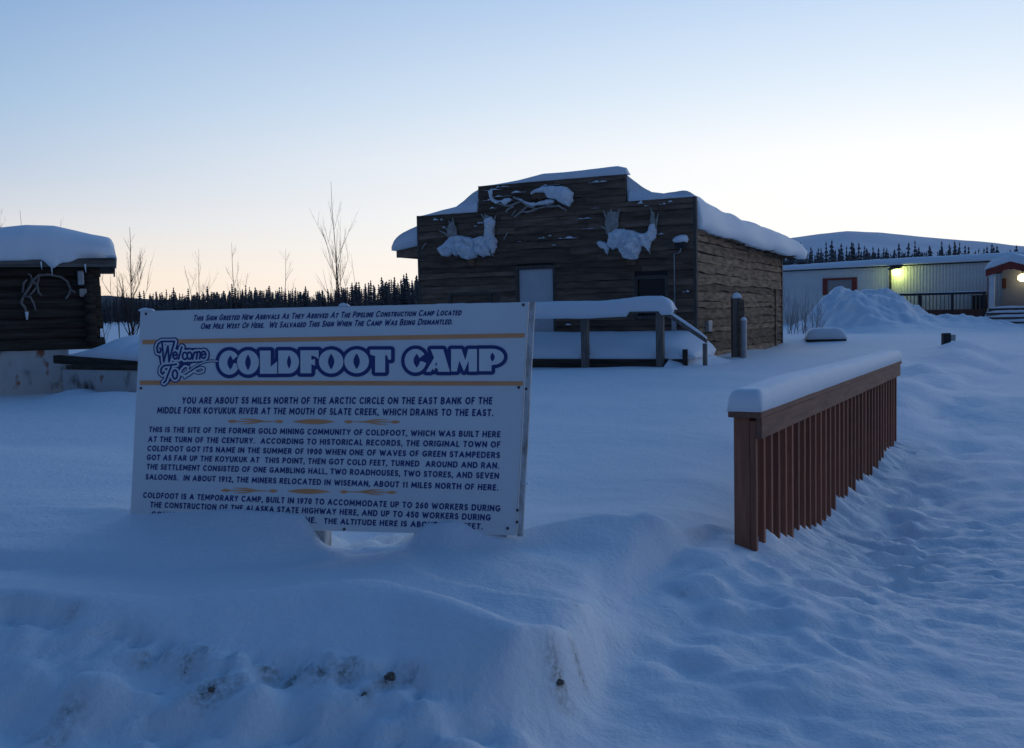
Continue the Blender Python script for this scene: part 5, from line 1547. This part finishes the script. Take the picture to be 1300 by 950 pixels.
    MB().box(p.x - .31, p.x + .31, -.78, -.27, p.z + .281, p.z + .33).build('lid', M_brown, e, M=M, bevel=.01)
    # porch
    Yp = -1.9; h = lambda px, py: T.at_ly(px, py, Yp)
    pr = empty('entrance_porch', M @ Matrix.Translation((h(1275, 400).x, Yp, 0)), 'entrance porch with a red gable and pale posts on the trailer', 'porch')
    xa, xb = h(1253, 380).x, h(1253, 380).x + 2.6; za = h(1254, 343).z; zp = h(1283, 332).z; xm = h(1283, 332).x; xb = 2 * xm - xa
    zfl = h(1275, 391).z
    t = .30
    MB().prism([(xa - .05, za - .28), (xm, zp - .30), (xb + .05, za - .28), (xb + .05, za), (xm, zp), (xa - .05, za)], Yp - .05, Yp + .02).build('gable_board', M_red, pr, M=M)
    MB().prism([(xa - .05, za - .02), (xm, zp - .02), (xb + .05, za - .02), (xb + .05, za - .14), (xm, zp - .14), (xa - .05, za - .14)], Yp + .021, -.17).build('roof', M_dark, pr, M=M)

    def ps(s, tt, up):
        x = xa - .12 + (xb - xa + .24) * s; zz = za + (zp - za) * (1 - abs(2 * s - 1)) + .004
        return (x, Yp - .08 + (1.95 + .0) * tt, zz + (up * (1 - abs(2 * s - 1) ** 6) ** .5 * min(1, tt * 8 + .3)))
    blanket(30, 10, lambda s, t: ps(s, t, 0), lambda s, t: ps(s, t, .36)).build('roof_snow', M_snow, pr, smooth=True, M=M)
    for x in (xa + .02, xb - .30): MB().box(x, x + .28, Yp + .0, Yp + .1, -.2, za - .29).build('post', M_trailer, pr, M=M)
    MB().box(xa + .02, xa + .06, Yp - .02, Yp - .001, zfl, za - .29).build('post_edge', M_red, pr, M=M)
    MB().box(xa + .31, xb - .31, -.8, -.72, zfl, zp - .3).build('back_wall', M_grey, pr, M=M)
    q = T.at_ly(1275, 360, -.81); MB().box(q.x - .08, q.x + .08, -.9, -.801, q.z - .22, q.z + .22).build('light_fixture', M_brown, pr, M=M)
    MB().box(xa + .3, xb, Yp + .05, -.71, zfl - .1, zfl).build('porch_floor', M_post, pr, M=M)
    # warm lamp
    lp = T.at_ly(1298, 352.5, -1.2)
    lr = empty('porch_lamp', M @ Matrix.Translation((lp.x, -1.2, lp.z)), 'small warm white lamp shining under the porch gable at the picture edge', 'lamp')
    bs = MB(); bs.tube([(lp.x, -1.2, lp.z - .17), (lp.x, -1.2, lp.z - .08), (lp.x, -1.2, lp.z + .08), (lp.x, -1.2, lp.z + .16)], [.08, .19, .18, .07], 14); bs.build('lens', M_lamp_warm, lr, M=M, smooth=True)
    MB().tube([(lp.x, -1.2, lp.z + .161), (lp.x, -1.2, zp - .16)], .02, 8).build('stem', M_dark, lr, M=M)
    # steps
    sr = empty('porch_steps', M @ Matrix.Translation((xm, Yp - 1, 0)), 'snow-dusted slatted steps leading up to the trailer porch', 'steps')
    ns = 5; sx0 = h(1257, 405).x; sx1 = sx0 + 3.0; zs0 = h(1275, 419).z; dz_ = (zfl - zs0) / ns
    for i in range(ns):
        z = zfl - dz_ * i; y = Yp - .30 * (i + 1)
        st = MB().box(sx0, sx1, y, y + .28, z - .07, z - .02).build('tread', M_log, sr, M=M)
        blanket(24, 5, lambda s, t: (sx0 + (sx1 - sx0) * s, y - .02 + .3 * t, z - .018), lambda s, t: (sx0 - .02 + (sx1 - sx0 + .04) * s, y - .04 + .32 * t, z - .014 + .10 * edge_round(s, t, 4) * (1 + .5 * n1(s * 8, i)))).build('tread_snow', M_snow, st, M=M, smooth=True)
    MB().hexa([(sx0 - .06, Yp - .3 * ns, zs0 - .3), (sx0 - .005, Yp - .3 * ns, zs0 - .3), (sx0 - .005, Yp, zs0 - .3), (sx0 - .06, Yp, zs0 - .3), (sx0 - .06, Yp - .3 * ns, zs0 + .1), (sx0 - .005, Yp - .3 * ns, zs0 + .1), (sx0 - .005, Yp, zfl), (sx0 - .06, Yp, zfl)]).build('stringer', M_trailer, sr, M=M)


build_trailer()


def build_heaps():
    # ploughed snow heap before the trailer: crest follows the photo
    Y = 41.0
    crest = [(1000, 424), (1020, 412), (1034, 398), (1048, 375), (1060, 366), (1068, 363), (1078, 368), (1090, 374), (1100, 369), (1112, 371), (1122, 377), (1131, 374), (1138, 384), (1148, 397), (1165, 402), (1180, 406), (1195, 404), (1210, 402), (1230, 402), (1248, 405), (1258, 412), (1275, 421), (1300, 424), (1330, 428)]
    P = [at_y(a, b, Y) for a, b in crest]
    xs = [p.x for p in P]; zs = [p.z for p in P]
    X = np.linspace(xs[0], xs[-1], 190); D = np.linspace(-9, 4.0, 130)
    XX, DD = np.meshgrid(X, D)
    wx = np.clip(np.abs(DD) * 1.2, 0, 1)
    c = np.interp(XX + wx * (1.5 * fbm(XX / 1.6, DD / 1.6, 36, 3)), xs, zs)
    c = c + (np.interp(XX, xs, np.convolve(np.pad(zs, 2, mode='edge'), np.ones(5) / 5, 'valid')) - c) * np.clip(np.abs(DD) / 2.5, 0, .8)
    g = ground_h(XX, Y + DD)
    k = np.where(DD < 0, np.exp(-np.abs(DD / (1.9 + (c - .6) * .8)) ** 1.7), np.exp(-(DD / 1.6) ** 2))
    Z = g + (c - g) * k + (.50 * fbm(XX / .9, DD / .9, 31, 5) + .38 * (np.abs(vnoise(XX / .55, DD / .55, 34)) - .12) + .16 * np.abs(fbm(XX / .3, DD / .3, 33, 2))) * k * np.clip((c - .6) / 1.2, 0.15, 1) * np.clip(np.abs(DD) * 2 + .35, 0, 1)
    Z -= .05 * (1 - k) ** 6 + .4 * np.clip((np.abs(DD + 2.5) - 6.2) / .3, 0, 1) + .4 * np.clip((X.min() + .6 - XX) / .6, 0, 1)
    YY = Y + DD + XX * 0
    o = MB().grid(np.stack([XX, YY, Z], 2)).build('snow_heap', M_snow_roof, smooth=True); o['kind'] = 'structure'


build_heaps()

# snow-covered table-like object beside the heap
p = at_z(1050, 437, .62)
F = Frame(Vector((p.x, p.y, gz(p.x, p.y))), math.radians(-12)); M = F.M
e = empty('picnic_table', M, 'low table buried under a thick slab of snow near the cabin corner', 'table')
sc_ = p.y / FPX
zt = at_y(1050, 430.5, p.y).z - F.o.z
MB().box(-26 * sc_, 22 * sc_, -.35, .5, zt - .07, zt).build('tabletop', M_log, e, M=M, bevel=.01)
for x in (-18 * sc_, 17 * sc_): MB().box(x, x + .09, -.25, .4, -.3, zt - .071).build('leg', M_log, e, M=M)
blanket(30, 14, lambda s, t: (-26 * sc_ + 48 * sc_ * s, -.36 + .9 * t, zt + .002), lambda s, t: (-27 * sc_ + 50 * sc_ * s, -.4 + .98 * t, zt + .006 + 15 * sc_ * edge_round(s, t, 4.5) * (1 + .15 * n1(s * 3, 5)))).build('snow_cap', M_snow, e, smooth=True, M=M)

# short dark post with an outlet box, beside the path
p = at_z(1201, 439, .72)
e = empty('outlet_post', Matrix.Translation((p.x, p.y, p.z)), 'short dark post with a small box on its side by the path', 'post')
h = at_y(1201, 423, p.y).z - p.z
MB().box(-.09, .09, -.08, .08, -.4, h).build('shaft', M_dark, e, M=e.matrix_world, bevel=.01)
MB().box(.092, .22, -.06, .10, h * .38, h * .88).build('box', M_metal, e, M=e.matrix_world, bevel=.015)


# ------------------------------------------------------------------ dirty clods on the bank
def clod(px, py, r, seed, label):
    p = hit(px, py)
    bm = bmesh.new(); bmesh.ops.create_icosphere(bm, subdivisions=3, radius=1)
    for v in bm.verts:
        a = np.array([v.co.x * 1.7 + seed]); b = np.array([v.co.y * 1.7 + v.co.z * 1.3])
        v.co *= 1 + .7 * float(fbm(a, b, seed, 3)[0]); v.co.z *= .7
    me = bpy.data.meshes.new('frozen_clod'); bm.to_mesh(me); bm.free(); me.materials.append(M_dirt)
    me.polygons.foreach_set('use_smooth', [True] * len(me.polygons))
    o = bpy.data.objects.new('frozen_clod', me); COL.objects.link(o); o.scale = (r, r * .8, r); o.location = (p.x, p.y, p.z + r * .05)
    tag(o, label, 'clod', 'dirty clods in the ploughed bank')


clod(496, 864, .022, 1, 'round brown frozen clod at the near end of the dirty crust line on the bank')
clod(710, 873, .017, 2, 'brown clod stuck in the rounded end of the snow bank below the railing')
clod(463, 884, .012, 4, 'small dark clod just below the round brown clod on the bank face')
clod(268, 876, .013, 5, 'flat brown clod in the widest dirt stain of the bank face')
clod(236, 858, .011, 6, 'smallest dark clod, on the crust line above the widest dirt stain')
